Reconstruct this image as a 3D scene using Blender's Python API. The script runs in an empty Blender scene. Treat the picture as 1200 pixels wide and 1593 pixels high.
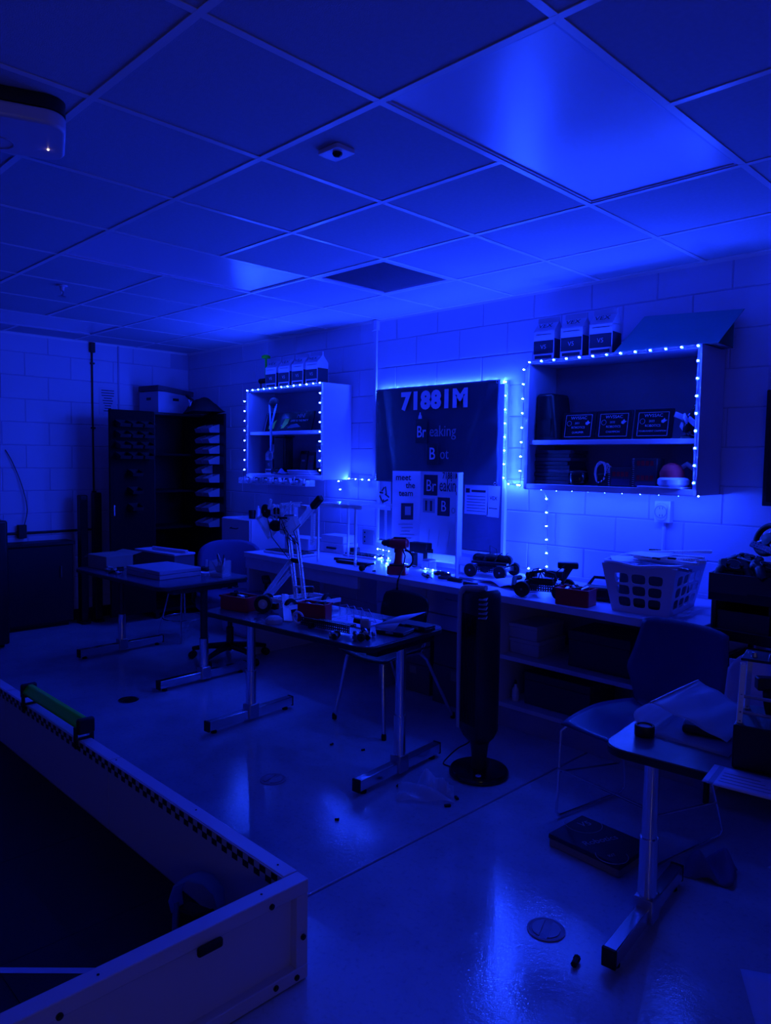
import bpy, bmesh, math, random
from mathutils import Matrix, Vector
random.seed(7)
S = bpy.context.scene
COL = S.collection
PI = math.pi
R = math.radians

# ------------------------------------------------------------------ camera
# world: x along the long block wall, y towards it, z up, floor z=0, metres
cam_d = bpy.data.cameras.new('camera')
cam = bpy.data.objects.new('camera', cam_d)
COL.objects.link(cam)
F_PX, YAW, PITCH, ROLL = 1153.84, .78805, -.06827, .01405
cam_d.sensor_fit = 'VERTICAL'
cam_d.sensor_height = 24.0
cam_d.lens = F_PX / 1593.0 * 24.0
cam_d.clip_start = .02
fw = Vector((-math.sin(YAW) * math.cos(PITCH), math.cos(YAW) * math.cos(PITCH), math.sin(PITCH)))
rt = Vector((math.cos(YAW), math.sin(YAW), 0))
up = rt.cross(fw)
r2 = math.cos(ROLL) * rt + math.sin(ROLL) * up
u2 = -math.sin(ROLL) * rt + math.cos(ROLL) * up
m = Matrix((r2, u2, -fw)).transposed().to_4x4()
m.translation = Vector((0, 0, 1.526))
cam.matrix_world = m
S.camera = cam

# ------------------------------------------------------------------ world and exposure: lit by the blue light chains plus an added fill pane
w = bpy.data.worlds.new('night')
S.world = w
w.use_nodes = True
w.node_tree.nodes['Background'].inputs[0].default_value = (0, 0, 0, 1)
w.node_tree.nodes['Background'].inputs[1].default_value = 0
S.view_settings.view_transform = 'Standard'
S.view_settings.look = 'None'
S.view_settings.exposure = 0.0
S.view_settings.gamma = 1.0
S.view_settings.use_curve_mapping = False
S.cycles.max_bounces = 7
S.cycles.diffuse_bounces = 4
S.cycles.glossy_bounces = 3
S.cycles.transmission_bounces = 4
S.cycles.transparent_max_bounces = 8
S.cycles.sample_clamp_indirect = 6.0
LED_COLOR = (.010, .046, 1.0)
LED_POWER = 3200.0

# ------------------------------------------------------------------ materials
MATS = {}


def mat(name, col, rough=.5, metal=0., spec=.5, var=0., vscale=8., bump=0., bscale=200., emit=None, estr=0., trans=0., alpha=1., coat=0.):
    if name in MATS:
        return MATS[name]
    M = bpy.data.materials.new(name)
    M.use_nodes = True
    nt = M.node_tree
    b = nt.nodes['Principled BSDF']
    b.inputs['Base Color'].default_value = (*col, 1)
    b.inputs['Roughness'].default_value = rough
    b.inputs['Metallic'].default_value = metal
    b.inputs['Specular IOR Level'].default_value = spec
    if coat:
        b.inputs['Coat Weight'].default_value = coat
        b.inputs['Coat Roughness'].default_value = .1
    if trans:
        b.inputs['Transmission Weight'].default_value = trans
        b.inputs['IOR'].default_value = 1.3
    if alpha < 1:
        b.inputs['Alpha'].default_value = alpha
    if emit:
        b.inputs['Emission Color'].default_value = (*emit, 1)
        b.inputs['Emission Strength'].default_value = estr
    if var or bump:
        tc = nt.nodes.new('ShaderNodeTexCoord')
    if var:
        n = nt.nodes.new('ShaderNodeTexNoise')
        n.inputs['Scale'].default_value = vscale
        n.inputs['Detail'].default_value = 5
        nt.links.new(tc.outputs['Object'], n.inputs['Vector'])
        mr = nt.nodes.new('ShaderNodeMapRange')
        mr.inputs[1].default_value = .3
        mr.inputs[2].default_value = .7
        mr.inputs[3].default_value = 1 - var
        mr.inputs[4].default_value = 1 + var
        nt.links.new(n.outputs['Fac'], mr.inputs[0])
        mx = nt.nodes.new('ShaderNodeMix')
        mx.data_type = 'RGBA'
        mx.blend_type = 'MULTIPLY'
        mx.inputs[0].default_value = 1
        mx.inputs[6].default_value = (*col, 1)
        nt.links.new(mr.outputs[0], mx.inputs[7])
        nt.links.new(mx.outputs[2], b.inputs['Base Color'])
    if bump:
        n2 = nt.nodes.new('ShaderNodeTexNoise')
        n2.inputs['Scale'].default_value = bscale
        n2.inputs['Detail'].default_value = 3
        nt.links.new(tc.outputs['Object'], n2.inputs['Vector'])
        bp = nt.nodes.new('ShaderNodeBump')
        bp.inputs['Strength'].default_value = bump
        bp.inputs['Distance'].default_value = .002
        nt.links.new(n2.outputs['Fac'], bp.inputs['Height'])
        nt.links.new(bp.outputs[0], b.inputs['Normal'])
    MATS[name] = M
    return M


mat('block_paint', (.66, .62, .82), .45, bump=.35, bscale=90, var=.03, vscale=3)
mat('mortar_paint', (.50, .44, .66), .6)
mat('wall_paint', (.66, .62, .8), .6)
mat('tile', (.54, .52, .64), .9, bump=.6, bscale=260, var=.04, vscale=60)
mat('tee', (.86, .82, .92), .3)
mat('lens', (.80, .72, .92), .22, bump=.15, bscale=420)
mat('white_metal', (.66, .6, .78), .4)
mat('white_plastic', (.68, .62, .80), .35)
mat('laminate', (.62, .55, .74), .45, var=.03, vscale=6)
mat('cab_shade', (.22, .20, .30), .55)  # darker copy of laminate: the dim interior put into the colour
mat('worktop', (.58, .52, .72), .4, var=.06, vscale=12)
mat('base_wood', (.30, .26, .40), .5, var=.08, vscale=7)
mat('table_top', (.12, .11, .17), .22, var=.05, vscale=20)
mat('table_edge', (.015, .014, .02), .5)
mat('chrome', (.72, .70, .80), .22, metal=1.)
mat('grey_metal', (.45, .43, .52), .38, metal=1.)
mat('aluminium', (.92, .90, .95), .3, metal=.12)
mat('black_plastic', (.010, .010, .013), .45)
mat('black_gloss', (.008, .008, .011), .18)
mat('black_rubber', (.008, .008, .010), .75)
mat('black_metal', (.012, .012, .016), .3)
mat('black_fabric', (.012, .011, .016), .9, bump=.6, bscale=300)
mat('navy_plastic', (.035, .045, .13), .38)
mat('chair_fabric', (.10, .10, .25), .85, bump=.4, bscale=400)
mat('silver', (.35, .33, .42), .35, metal=.5)
mat('banner_vinyl', (.05, .06, .10), .32, bump=1., bscale=5)
mat('print_white', (.66, .60, .85), .5)
mat('print_pale', (.34, .32, .45), .5)
mat('print_dark', (.012, .012, .02), .5)
mat('ink', (.02, .02, .05), .6)
mat('paper', (.64, .58, .78), .7, var=.02)
mat('paper_grey', (.34, .31, .44), .7)
mat('board_cork', (.13, .12, .22), .85, bump=.5, bscale=200)
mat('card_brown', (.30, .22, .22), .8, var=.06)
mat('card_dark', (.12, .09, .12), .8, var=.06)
mat('card_white', (.50, .46, .62), .7, var=.03)
mat('teal_card', (.08, .34, .36), .55)
mat('red_plastic', (.55, .012, .03), .35)
mat('red_cloth', (.60, .02, .04), .8)
mat('green_plastic', (.03, .95, .02), .35)
mat('lime_print', (.45, .9, .1), .5)
mat('ribbon', (.10, .22, .42), .6)
mat('field_wall', (.62, .54, .70), .35)
mat('field_inner', (.58, .54, .66), .5)
mat('foam', (.010, .010, .014), .85, bump=.5, bscale=250)
mat('tape_white', (.6, .55, .75), .6)
mat('blue_plastic', (.07, .22, .45), .3)
mat('glass', (.9, .9, .95), .05, trans=1.)
mat('clear_plastic', (.75, .72, .85), .15, alpha=.30)
mat('clear_bag', (.70, .66, .82), .22, alpha=.42, bump=.5, bscale=25)
mat('wire', (.35, .33, .45), .5)
mat('copper_wire', (.25, .16, .25), .4, metal=.8)
mat('bin_pale', (.42, .36, .46), .45)
mat('bin_dark', (.05, .045, .06), .5)
mat('matte_black', (.006, .006, .008), .8, spec=.2)
mat('bin_black', (.028, .025, .03), .6, spec=.2)
mat('fill_glass', (.9, .8, .7), .2, emit=(1, .95, .72), estr=3.6)  # glows as an added fill light out of view
mat('door_wood', (.30, .20, .12), .5, var=.1)
mat('screw_steel', (.30, .28, .35), .35, metal=1.)
mat('grille', (.45, .42, .56), .5)
mat('indicator', (1, .9, .8), .5, emit=(1, .72, .5), estr=4.)
mat('bulb', (.9, .9, 1), .3, emit=LED_COLOR, estr=LED_POWER)
mat('frost_plastic', (.45, .42, .56), .3)
mat('skirt', (.02, .02, .03), .6)

# thin translucent polycarbonate: lets light from behind glow through
def translucent(name, col, k, rough=.3):
    M = bpy.data.materials.new(name)
    M.use_nodes = True
    t_ = M.node_tree
    p_ = t_.nodes['Principled BSDF']
    p_.inputs['Base Color'].default_value = (*col, 1)
    p_.inputs['Roughness'].default_value = rough
    tr = t_.nodes.new('ShaderNodeBsdfTranslucent')
    tr.inputs[0].default_value = (*col, 1)
    tp = t_.nodes.new('ShaderNodeBsdfTransparent')
    a1 = t_.nodes.new('ShaderNodeMixShader')
    a1.inputs[0].default_value = .55
    a2 = t_.nodes.new('ShaderNodeMixShader')
    a2.inputs[0].default_value = k
    t_.links.new(p_.outputs[0], a1.inputs[1])
    t_.links.new(tr.outputs[0], a1.inputs[2])
    t_.links.new(a1.outputs[0], a2.inputs[1])
    t_.links.new(tp.outputs[0], a2.inputs[2])
    t_.links.new(a2.outputs[0], t_.nodes['Material Output'].inputs[0])
    MATS[name] = M


translucent('lexan', (.80, .80, .92), .25)
translucent('lexan_bright', (.95, .95, 1.), .0)
translucent('bag_film', (.80, .78, .90), .40)
translucent('blue_film', (.25, .50, .80), .15)

# sealed concrete: clear-coated, mottled, scuffed
fm = bpy.data.materials.new('sealed_concrete')
fm.use_nodes = True
MATS['floor'] = fm
nt = fm.node_tree
b = nt.nodes['Principled BSDF']
tc = nt.nodes.new('ShaderNodeTexCoord')


def noise(scale, det=5, rough=.55):
    n = nt.nodes.new('ShaderNodeTexNoise')
    n.inputs['Scale'].default_value = scale
    n.inputs['Detail'].default_value = det
    n.inputs['Roughness'].default_value = rough
    nt.links.new(tc.outputs['Object'], n.inputs['Vector'])
    return n


def ramp(src, stops):
    c = nt.nodes.new('ShaderNodeValToRGB')
    c.color_ramp.elements.remove(c.color_ramp.elements[0])
    c.color_ramp.elements[0].position = stops[0][0]
    c.color_ramp.elements[0].color = (*stops[0][1], 1)
    for p, col in stops[1:]:
        e = c.color_ramp.elements.new(p)
        e.color = (*col, 1)
    nt.links.new(src, c.inputs[0])
    return c


n1 = noise(1.6, 8, .62)
c1 = ramp(n1.outputs['Fac'], [(.3, (.33, .32, .42)), (.52, (.44, .42, .55)), (.72, (.52, .50, .62))])
n2 = noise(55, 3)
c2 = ramp(n2.outputs['Fac'], [(.28, (.72,) * 3), (.45, (1,) * 3)])
mx = nt.nodes.new('ShaderNodeMix')
mx.data_type = 'RGBA'
mx.blend_type = 'MULTIPLY'
mx.inputs[0].default_value = .6
nt.links.new(c1.outputs[0], mx.inputs[6])
nt.links.new(c2.outputs[0], mx.inputs[7])
nt.links.new(mx.outputs[2], b.inputs['Base Color'])
n3 = noise(3.2, 6)
c3 = ramp(n3.outputs['Fac'], [(.3, (.07,) * 3), (.7, (.22,) * 3)])
nt.links.new(c3.outputs[0], b.inputs['Roughness'])
n4 = noise(48, 4)
bp = nt.nodes.new('ShaderNodeBump')
bp.inputs['Strength'].default_value = .6
bp.inputs['Distance'].default_value = .0014
nt.links.new(n4.outputs['Fac'], bp.inputs['Height'])
nt.links.new(bp.outputs[0], b.inputs['Normal'])


# ------------------------------------------------------------------ mesh builder
class MB:
    def __init__(self, M=None):
        self.v, self.f, self.M = [], [], M or Matrix()

    def add(self, vs, fs):
        o = len(self.v)
        self.v += [self.M @ Vector(p) for p in vs]
        self.f += [tuple(o + i for i in q) for q in fs]
        return self

    def box(self, c, s, rz=0, M=None):
        x, y, z = s[0] / 2, s[1] / 2, s[2] / 2
        T = Matrix.Translation(c) @ (M if M is not None else Matrix.Rotation(rz, 4, 'Z'))
        vs = [T @ Vector(p) for p in [(-x, -y, -z), (x, -y, -z), (x, y, -z), (-x, y, -z), (-x, -y, z), (x, -y, z), (x, y, z), (-x, y, z)]]
        return self.add(vs, [(0, 3, 2, 1), (4, 5, 6, 7), (0, 1, 5, 4), (1, 2, 6, 5), (2, 3, 7, 6), (3, 0, 4, 7)])

    def bb(self, x0, x1, y0, y1, z0, z1):
        return self.box(((x0 + x1) / 2, (y0 + y1) / 2, (z0 + z1) / 2), (x1 - x0, y1 - y0, z1 - z0))

    def tube(self, pts, r, n=8, cap=True, r_list=None):
        pts = [Vector(p) for p in pts]
        rings = []
        prev = None
        for i, p in enumerate(pts):
            d = (pts[min(i + 1, len(pts) - 1)] - pts[max(i - 1, 0)])
            if d.length < 1e-9:
                d = Vector((0, 0, 1))
            d.normalize()
            if prev is None:
                a = Vector((0, 0, 1)) if abs(d.z) < .9 else Vector((1, 0, 0))
                u = d.cross(a).normalized()
            else:
                u = prev - d * prev.dot(d)
                u = u.normalized() if u.length > 1e-6 else d.orthogonal().normalized()
            prev = u
            w_ = d.cross(u)
            rr = r_list[i] if r_list else r
            rings.append([p + (u * math.cos(2 * PI * k / n) + w_ * math.sin(2 * PI * k / n)) * rr for k in range(n)])
        vs = [q for g in rings for q in g]
        fs = []
        for i in range(len(rings) - 1):
            for k in range(n):
                fs.append((i * n + k, i * n + (k + 1) % n, (i + 1) * n + (k + 1) % n, (i + 1) * n + k))
        if cap:
            fs.append(tuple(range(n))[::-1])
            fs.append(tuple((len(rings) - 1) * n + k for k in range(n)))
        return self.add(vs, fs)

    def lathe(self, prof, c=(0, 0, 0), n=24, sx=1, sy=1):
        vs, fs = [], []
        for (r, z) in prof:
            for k in range(n):
                a = 2 * PI * k / n
                vs.append((c[0] + r * sx * math.cos(a), c[1] + r * sy * math.sin(a), c[2] + z))
        for i in range(len(prof) - 1):
            for k in range(n):
                fs.append((i * n + k, i * n + (k + 1) % n, (i + 1) * n + (k + 1) % n, (i + 1) * n + k))
        if prof[0][0] > 1e-6:
            fs.append(tuple(range(n))[::-1])
        if prof[-1][0] > 1e-6:
            fs.append(tuple((len(prof) - 1) * n + k for k in range(n)))
        return self.add(vs, fs)

    def prism(self, poly, z0, z1):
        n = len(poly)
        vs = [(x, y, z0) for x, y in poly] + [(x, y, z1) for x, y in poly]
        fs = [tuple(range(n))[::-1], tuple(range(n, 2 * n))]
        fs += [(k, (k + 1) % n, n + (k + 1) % n, n + k) for k in range(n)]
        return self.add(vs, fs)

    def sphere(self, c, r, n=12, sc=(1, 1, 1)):
        h = n // 2
        prof = [(math.sin(PI * i / h) * r, -math.cos(PI * i / h) * r) for i in range(h + 1)]
        vs, fs = [], []
        for (rr, z) in prof:
            for k in range(n):
                a = 2 * PI * k / n
                vs.append((c[0] + rr * sc[0] * math.cos(a), c[1] + rr * sc[1] * math.sin(a), c[2] + z * sc[2]))
        for i in range(h):
            for k in range(n):
                fs.append((i * n + k, i * n + (k + 1) % n, (i + 1) * n + (k + 1) % n, (i + 1) * n + k))
        return self.add(vs, fs)

    def torus(self, c, R_, r, axis='Z', n=28, k=8, a0=0, a1=2 * PI):
        pts = []
        full = abs(a1 - a0 - 2 * PI) < 1e-6
        for i in range(n + 1):
            a = a0 + (a1 - a0) * i / n
            q = (R_ * math.cos(a), R_ * math.sin(a), 0)
            if axis == 'Y':
                q = (q[0], 0, q[1])
            if axis == 'X':
                q = (0, q[0], q[1])
            pts.append((c[0] + q[0], c[1] + q[1], c[2] + q[2]))
        return self.tube(pts, r, k, cap=not full)

    def grid(self, fn, nu, nv):
        vs = [fn(i / nu, j / nv) for j in range(nv + 1) for i in range(nu + 1)]
        fs = [(j * (nu + 1) + i, j * (nu + 1) + i + 1, (j + 1) * (nu + 1) + i + 1, (j + 1) * (nu + 1) + i) for j in range(nv) for i in range(nu)]
        return self.add(vs, fs)

    def perf(self, o, u, v, nu, nv, p=.0127, hole=.42):
        """a perforated strip of nu x nv square cells with a square hole in each"""
        o, u, v = Vector(o), Vector(u), Vector(v)
        for i in range(nu):
            for j in range(nv):
                a = [(0, 0), (1, 0), (1, 1), (0, 1)]
                h0 = (1 - hole) / 2
                q = [(h0, h0), (1 - h0, h0), (1 - h0, 1 - h0), (h0, 1 - h0)]
                vs = [o + u * ((i + s) * p) + v * ((j + t) * p) for s, t in a + q]
                self.add(vs, [(k, (k + 1) % 4, 4 + (k + 1) % 4, 4 + k) for k in range(4)])
        return self

    def channel(self, p0, p1, web=2, fl=1, side=None, p=.0127):
        """perforated U-channel from p0 to p1; side = direction the web faces"""
        p0, p1 = Vector(p0), Vector(p1)
        d = p1 - p0
        n = max(1, round(d.length / p))
        d.normalize()
        s = Vector(side) if side else Vector((0, -1, 0))
        s = (s - d * s.dot(d)).normalized()
        t = d.cross(s)
        w_ = web * p
        o = p0 - t * (w_ / 2)
        self.perf(o, d, t, n, web, p)
        self.perf(o, d, -s, n, fl, p)
        self.perf(o + t * w_, d, -s, n, fl, p)
        return self

    def build(self, name, material, parent=None, bevel=0, seg=2, solid=0, smooth=True, sub=0, loc=None, ang=40):
        me = bpy.data.meshes.new(name)
        me.from_pydata([tuple(q) for q in self.v], [], self.f)
        me.materials.append(MATS[material])
        me.update()
        if smooth:
            me.shade_smooth()
            me.set_sharp_from_angle(angle=R(ang))
        return link(name, me, parent, bevel, seg, solid, sub, loc)


def link(name, me, parent=None, bevel=0, seg=2, solid=0, sub=0, loc=None):
    o = bpy.data.objects.new(name, me)
    COL.objects.link(o)
    if parent is not None:
        o.parent = parent
    if loc is not None:
        o.location = loc
    if solid:
        md = o.modifiers.new('solid', 'SOLIDIFY')
        md.thickness = solid
        md.offset = 0
    if bevel:
        md = o.modifiers.new('bevel', 'BEVEL')
        md.width = bevel
        md.segments = seg
        md.limit_method = 'ANGLE'
        md.angle_limit = R(40)
    if sub:
        md = o.modifiers.new('sub', 'SUBSURF')
        md.levels = sub
        md.render_levels = sub
    return o


def tag(o, label=None, cat=None, group=None, kind=None):
    if label:
        o['label'] = label
    if cat:
        o['category'] = cat
    if group:
        o['group'] = group
    if kind:
        o['kind'] = kind
    return o


def thing(name, label, cat, loc=(0, 0, 0), rz=0, group=None, rot=None):
    o = bpy.data.objects.new(name, None)
    COL.objects.link(o)
    o.location = loc
    o.rotation_euler = rot if rot else (0, 0, rz)
    o.empty_display_size = .1
    return tag(o, label, cat, group)


def copy_tree(o, parent=None):
    c = o.copy()
    COL.objects.link(c)
    c.parent = parent
    for ch in list(o.children):
        copy_tree(ch, c)
    return c


def text(name, s, material, parent, loc, size, rot=(PI / 2, 0, 0), off=0., ex=.0006, align='CENTER', sx=1., shear=0., space=1.):
    cu = bpy.data.curves.new(name, 'FONT')
    cu.body = s
    cu.size = size
    cu.offset = off
    cu.extrude = ex
    cu.align_x = align
    cu.align_y = 'CENTER'
    cu.shear = shear
    cu.space_character = space
    cu.resolution_u = 3
    t = bpy.data.objects.new(name, cu)
    COL.objects.link(t)
    dg = bpy.context.evaluated_depsgraph_get()
    me = bpy.data.meshes.new_from_object(t.evaluated_get(dg))
    bpy.data.objects.remove(t)
    bpy.data.curves.remove(cu)
    me.materials.clear()
    me.materials.append(MATS[material])
    o = bpy.data.objects.new(name, me)
    COL.objects.link(o)
    o.parent = parent
    o.location = loc
    o.rotation_euler = rot
    o.scale = (sx, 1, 1)
    return o


def smooth(pts, n=6):
    pts = [Vector(p) for p in pts]
    q = [pts[0]] + pts + [pts[-1]]
    out = []
    for i in range(1, len(q) - 2):
        for k in range(n):
            s = k / n
            out.append(.5 * ((2 * q[i]) + (q[i + 1] - q[i - 1]) * s + (2 * q[i - 1] - 5 * q[i] + 4 * q[i + 1] - q[i + 2]) * s * s + (3 * q[i] - q[i - 1] - 3 * q[i + 1] + q[i + 2]) * s ** 3))
    out.append(pts[-1])
    return out


def rrect(sx, sy, r, n=6):
    pts = []
    for (cx, cy, a0) in ((sx / 2 - r, sy / 2 - r, 0), (-sx / 2 + r, sy / 2 - r, 90), (-sx / 2 + r, -sy / 2 + r, 180), (sx / 2 - r, -sy / 2 + r, 270)):
        for k in range(n + 1):
            a = R(a0 + 90 * k / n)
            pts.append((cx + r * math.cos(a), cy + r * math.sin(a)))
    return pts


def structure(o):
    o['kind'] = 'structure'
    return o


# ================================================================== ROOM SHELL
XL, XR, YB, YN, ZC = -6.93, 1.7, 4.0, -3.0, 2.6
JX = -1.956   # floor joint
fl = structure(MB().bb(XL - .1, XR + .1, YN - .1, YB + .1, -.12, -.012).build('floor', 'mortar_paint'))
for k, (x0, x1) in enumerate(((XL, JX - .005), (JX + .005, XR))):
    MB().bb(x0, x1, YN, YB, -.05, 0).build('floor_slab', 'floor', fl, bevel=.004)

# walls: painted concrete blocks, each block an object of its own
PIT, BH = .4035, .203


def block_mesh(w_, h_):
    x, z, c, d = w_ / 2, h_ / 2, .004, .03
    mb = MB()
    vs = [(-x, d, -z), (x, d, -z), (x, d, z), (-x, d, z), (-x, c, -z), (x, c, -z), (x, c, z), (-x, c, z),
          (-x + c, 0, -z + c), (x - c, 0, -z + c), (x - c, 0, z - c), (-x + c, 0, z - c)]
    fs = [(8, 9, 10, 11), (4, 5, 9, 8), (5, 6, 10, 9), (6, 7, 11, 10), (7, 4, 8, 11), (0, 1, 5, 4), (1, 2, 6, 5), (2, 3, 7, 6), (3, 0, 4, 7)]
    mb.add(vs, fs)
    me = bpy.data.meshes.new('block')
    me.from_pydata([tuple(q) for q in mb.v], [], mb.f)
    me.materials.append(MATS['block_paint'])
    return me


BM = {}


def block(parent, c, w_, h_, rz):
    key = (round(w_, 3), round(h_, 3))
    if key not in BM:
        BM[key] = block_mesh(*key)
    o = bpy.data.objects.new('block', BM[key])
    COL.objects.link(o)
    o.parent = parent
    o.location = c
    o.rotation_euler = (0, 0, rz)


wb = structure(MB().bb(XL - .15, XR + .15, YB + .004, YB + .15, 0, ZC + .1).build('wall_back', 'mortar_paint'))
wl = structure(MB().bb(XL - .15, XL - .004, YN, YB + .15, 0, ZC + .1).build('wall_left', 'mortar_paint'))
J = .0055
for course in range(13):
    z0, z1 = course * BH, min((course + 1) * BH, ZC - .002)
    off = 0 if course % 2 == 1 else PIT / 2   # course 11 (z 2.233..2.436) has a joint at x=-3.728
    x = -3.728 + off - 9 * PIT
    while x < -.2:
        a, e = max(x, XL + .001), x + PIT
        if e > XL + .05:
            block(wb, ((a + e) / 2, YB, (z0 + z1) / 2), e - a - J, z1 - z0 - J, 0)
        x += PIT
    y = YB - off - .001
    while y > .6:
        a, e = y - PIT, y
        e = min(e, YB - .002)
        block(wl, (XL, (a + e) / 2, (z0 + z1) / 2), e - a - J, z1 - z0 - J, PI / 2)
        y -= PIT
# the rest of the back wall and the walls out of view
structure(MB().bb(-.05, XR, YB, YB + .05, 0, ZC).build('wall_back_plain', 'block_paint', wb))
structure(MB().bb(XL - .05, XL, YN, .35, 0, ZC).build('wall_left_plain', 'block_paint', wl))
structure(MB().bb(XR, XR + .12, YN, YB + .1, 0, ZC + .1).build('wall_right', 'wall_paint'))
structure(MB().bb(XL, XR, YN - .12, YN, 0, ZC + .1).build('wall_near', 'wall_paint'))
# unseen door added to the right wall: its glowing pane is a fill light
d1 = structure(MB().bb(XR - .045, XR - .002, -1.45, -.55, .005, 2.05).build('fill_door', 'door_wood', bevel=.003))
MB().bb(XR - .052, XR - .045, -.86, -.66, 1.15, 1.85).build('fill_pane', 'fill_glass', d1)
for (a, c, z0, z1) in ((-.885, -.86, 1.125, 1.875), (-.66, -.635, 1.125, 1.875), (-.86, -.66, 1.125, 1.15), (-.86, -.66, 1.85, 1.875)):
    MB().bb(XR - .06, XR - .045, a, c, z0, z1).build('pane_frame', 'black_metal', d1, bevel=.002)
MB().tube([(XR - .046, -1.37, 1.0), (XR - .10, -1.37, 1.0), (XR - .10, -1.26, 1.0)], .010, 8).build('door_handle', 'chrome', d1)
structure(MB().bb(XR - .03, XR - .001, -1.52, -1.45, 0, 2.12).bb(XR - .03, XR - .001, -.55, -.48, 0, 2.12).bb(XR - .03, XR - .001, -1.45, -.55, 2.055, 2.12).build('trim_4', 'white_metal'))
structure(MB().bb(XL, XL + .012, YN, YB, 0, .10).build('baseboard_left', 'skirt', bevel=.003))
structure(MB().bb(XL, XR, YB - .012, YB, 0, .10).build('baseboard_back', 'skirt', bevel=.003))

# ceiling: suspended grid of square tiles
ce = structure(MB().bb(XL - .15, XR + .15, YN - .12, YB + .15, ZC + .05, ZC + .15).build('ceiling', 'wall_paint'))
GX0, GY0, TS = -1.654, .9864, .61
gxs = [GX0 + TS * k for k in range(-9, 6)]
gys = [GY0 + TS * k for k in range(-6, 6)]
lights = [(-8, 1), (-4, 1), (0, 1)]      # 2 x 4 ft recessed fixtures (column, row), lying along y
vents = [(-3, 3)]
skip = {(c, r + d) for c, r in lights for d in (0, 1)} | set(vents)
TM = {}


def ctile(x0, x1, y0, y1):
    x0, x1, y0, y1 = max(x0, XL), min(x1, XR), max(y0, YN), min(y1, YB)
    if x1 - x0 < .06 or y1 - y0 < .06:
        return
    key = (round(x1 - x0, 3), round(y1 - y0, 3))
    if key not in TM:
        sx, sy = key[0] / 2 - .002, key[1] / 2 - .002
        me = bpy.data.meshes.new('ceiling_tile')
        mb = MB().bb(-sx, sx, -sy, sy, 0, .016)
        me.from_pydata([tuple(q) for q in mb.v], [], mb.f)
        me.materials.append(MATS['tile'])
        TM[key] = me
    o = bpy.data.objects.new('ceiling_tile', TM[key])
    COL.objects.link(o)
    o.parent = ce
    o.location = ((x0 + x1) / 2, (y0 + y1) / 2, ZC + .0006 + random.uniform(0, .0008))


for i in range(-10, 6):
    for j in range(-7, 6):
        if (i, j) in skip:
            continue
        ctile(GX0 + TS * i, GX0 + TS * (i + 1), GY0 + TS * j, GY0 + TS * (j + 1))
TW = .024
for x in gxs:
    if XL + .02 < x < XR:
        segs = [(YN, YB)]
        mb = MB()
        mb.bb(x - TW / 2, x + TW / 2, YN, YB, ZC - .0022, ZC).bb(x - .004, x + .004, YN, YB, ZC + .020, ZC + .03)
        mb.build('ceiling_tee', 'tee', ce)
for k, y in enumerate(gys):
    j = k - 6
    # cross tees stop at the long sides of the light fixtures
    cuts = sorted([GX0 + TS * c for c, r in lights if r + 1 == j])
    xs = [XL]
    for c in cuts:
        xs += [c, c + TS]
    xs.append(XR)
    for a, e in zip(xs[::2], xs[1::2]):
        MB().bb(a, e, y - TW / 2, y + TW / 2, ZC - .0026, ZC).bb(a, e, y - .004, y + .004, ZC + .020, ZC + .03).build('ceiling_tee', 'tee', ce)
structure(MB().bb(XL, XR, YB - .02, YB, ZC - .002, ZC + .002).bb(XL, XR, YB - .0015, YB, ZC - .018, ZC).build('trim_1', 'tee'))
structure(MB().bb(XL, XL + .02, YN, YB - .02, ZC - .002, ZC + .002).bb(XL, XL + .0015, YN, YB - .02, ZC - .018, ZC).build('trim_2', 'tee'))

LL = {0: 'unlit recessed ceiling light catching a bright blue glow, nearest the camera',
      -4: 'unlit recessed ceiling light between the vent and the sprinkler, middle one',
      -8: 'unlit recessed ceiling light far back near the left block wall'}
for c, r in lights:
    x0, y0 = GX0 + TS * c, GY0 + TS * r
    t = thing('ceiling_light', LL[c], 'ceiling light', (x0 + TS / 2, y0 + TS, ZC), group='recessed ceiling lights')
    hx, hy = TS / 2 - .013, TS - .013
    mb = MB()
    for a in (-1, 1):
        mb.bb(a * hx - .010, a * hx + .010, -hy, hy, .001, .012)
        mb.bb(-hx, hx, a * hy - .010, a * hy + .010, .001, .012)
    mb.build('frame', 'white_metal', t, bevel=.002)
    MB().bb(-hx + .008, hx - .008, -hy + .008, hy - .008, .006, .010).build('lens', 'lens', t)
    MB().bb(-hx + .005, hx - .005, -hy + .005, hy - .005, .012, .045).build('housing', 'white_metal', t)

# air vent with fine louvres
for c, r in vents:
    t = thing('air_vent', 'square louvred air vent set in the ceiling above the banner', 'air vent', (GX0 + TS * (c + .5), GY0 + TS * (r + .5), ZC))
    h = TS / 2 - .013
    mb = MB()
    for a in (-1, 1):
        mb.bb(a * (h - .015) - .015, a * (h - .015) + .015, -h, h, -.002, .010)
        mb.bb(-h + .03, h - .03, a * (h - .015) - .015, a * (h - .015) + .015, -.002, .010)
    mb.build('frame', 'white_metal', t, bevel=.002)
    MB().bb(-h + .03, h - .03, -h + .03, h - .03, .030, .034).build('duct_opening', 'bin_dark', t)
    mb = MB()
    n = 44
    for k in range(n):
        yy = -h + .03 + (k + .5) * (2 * h - .06) / n
        mb.box((0, yy, .012), (2 * h - .06, .0012, .018), M=Matrix.Rotation(R(-40), 4, 'X'))
    tag(mb.build('louvre', 'grille', t, smooth=False), kind='stuff')

# motion sensor
t = thing('motion_sensor', 'small square white sensor plate with a dome on the ceiling', 'sensor', (-2.01, 1.735, ZC))
MB().prism(rrect(.105, .085, .008), -.016, -.001).build('plate', 'white_plastic', t, bevel=.002)
MB().sphere((.012, -.006, -.018), .018, 14, (1, 1, .7)).build('dome', 'black_gloss', t)
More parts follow.
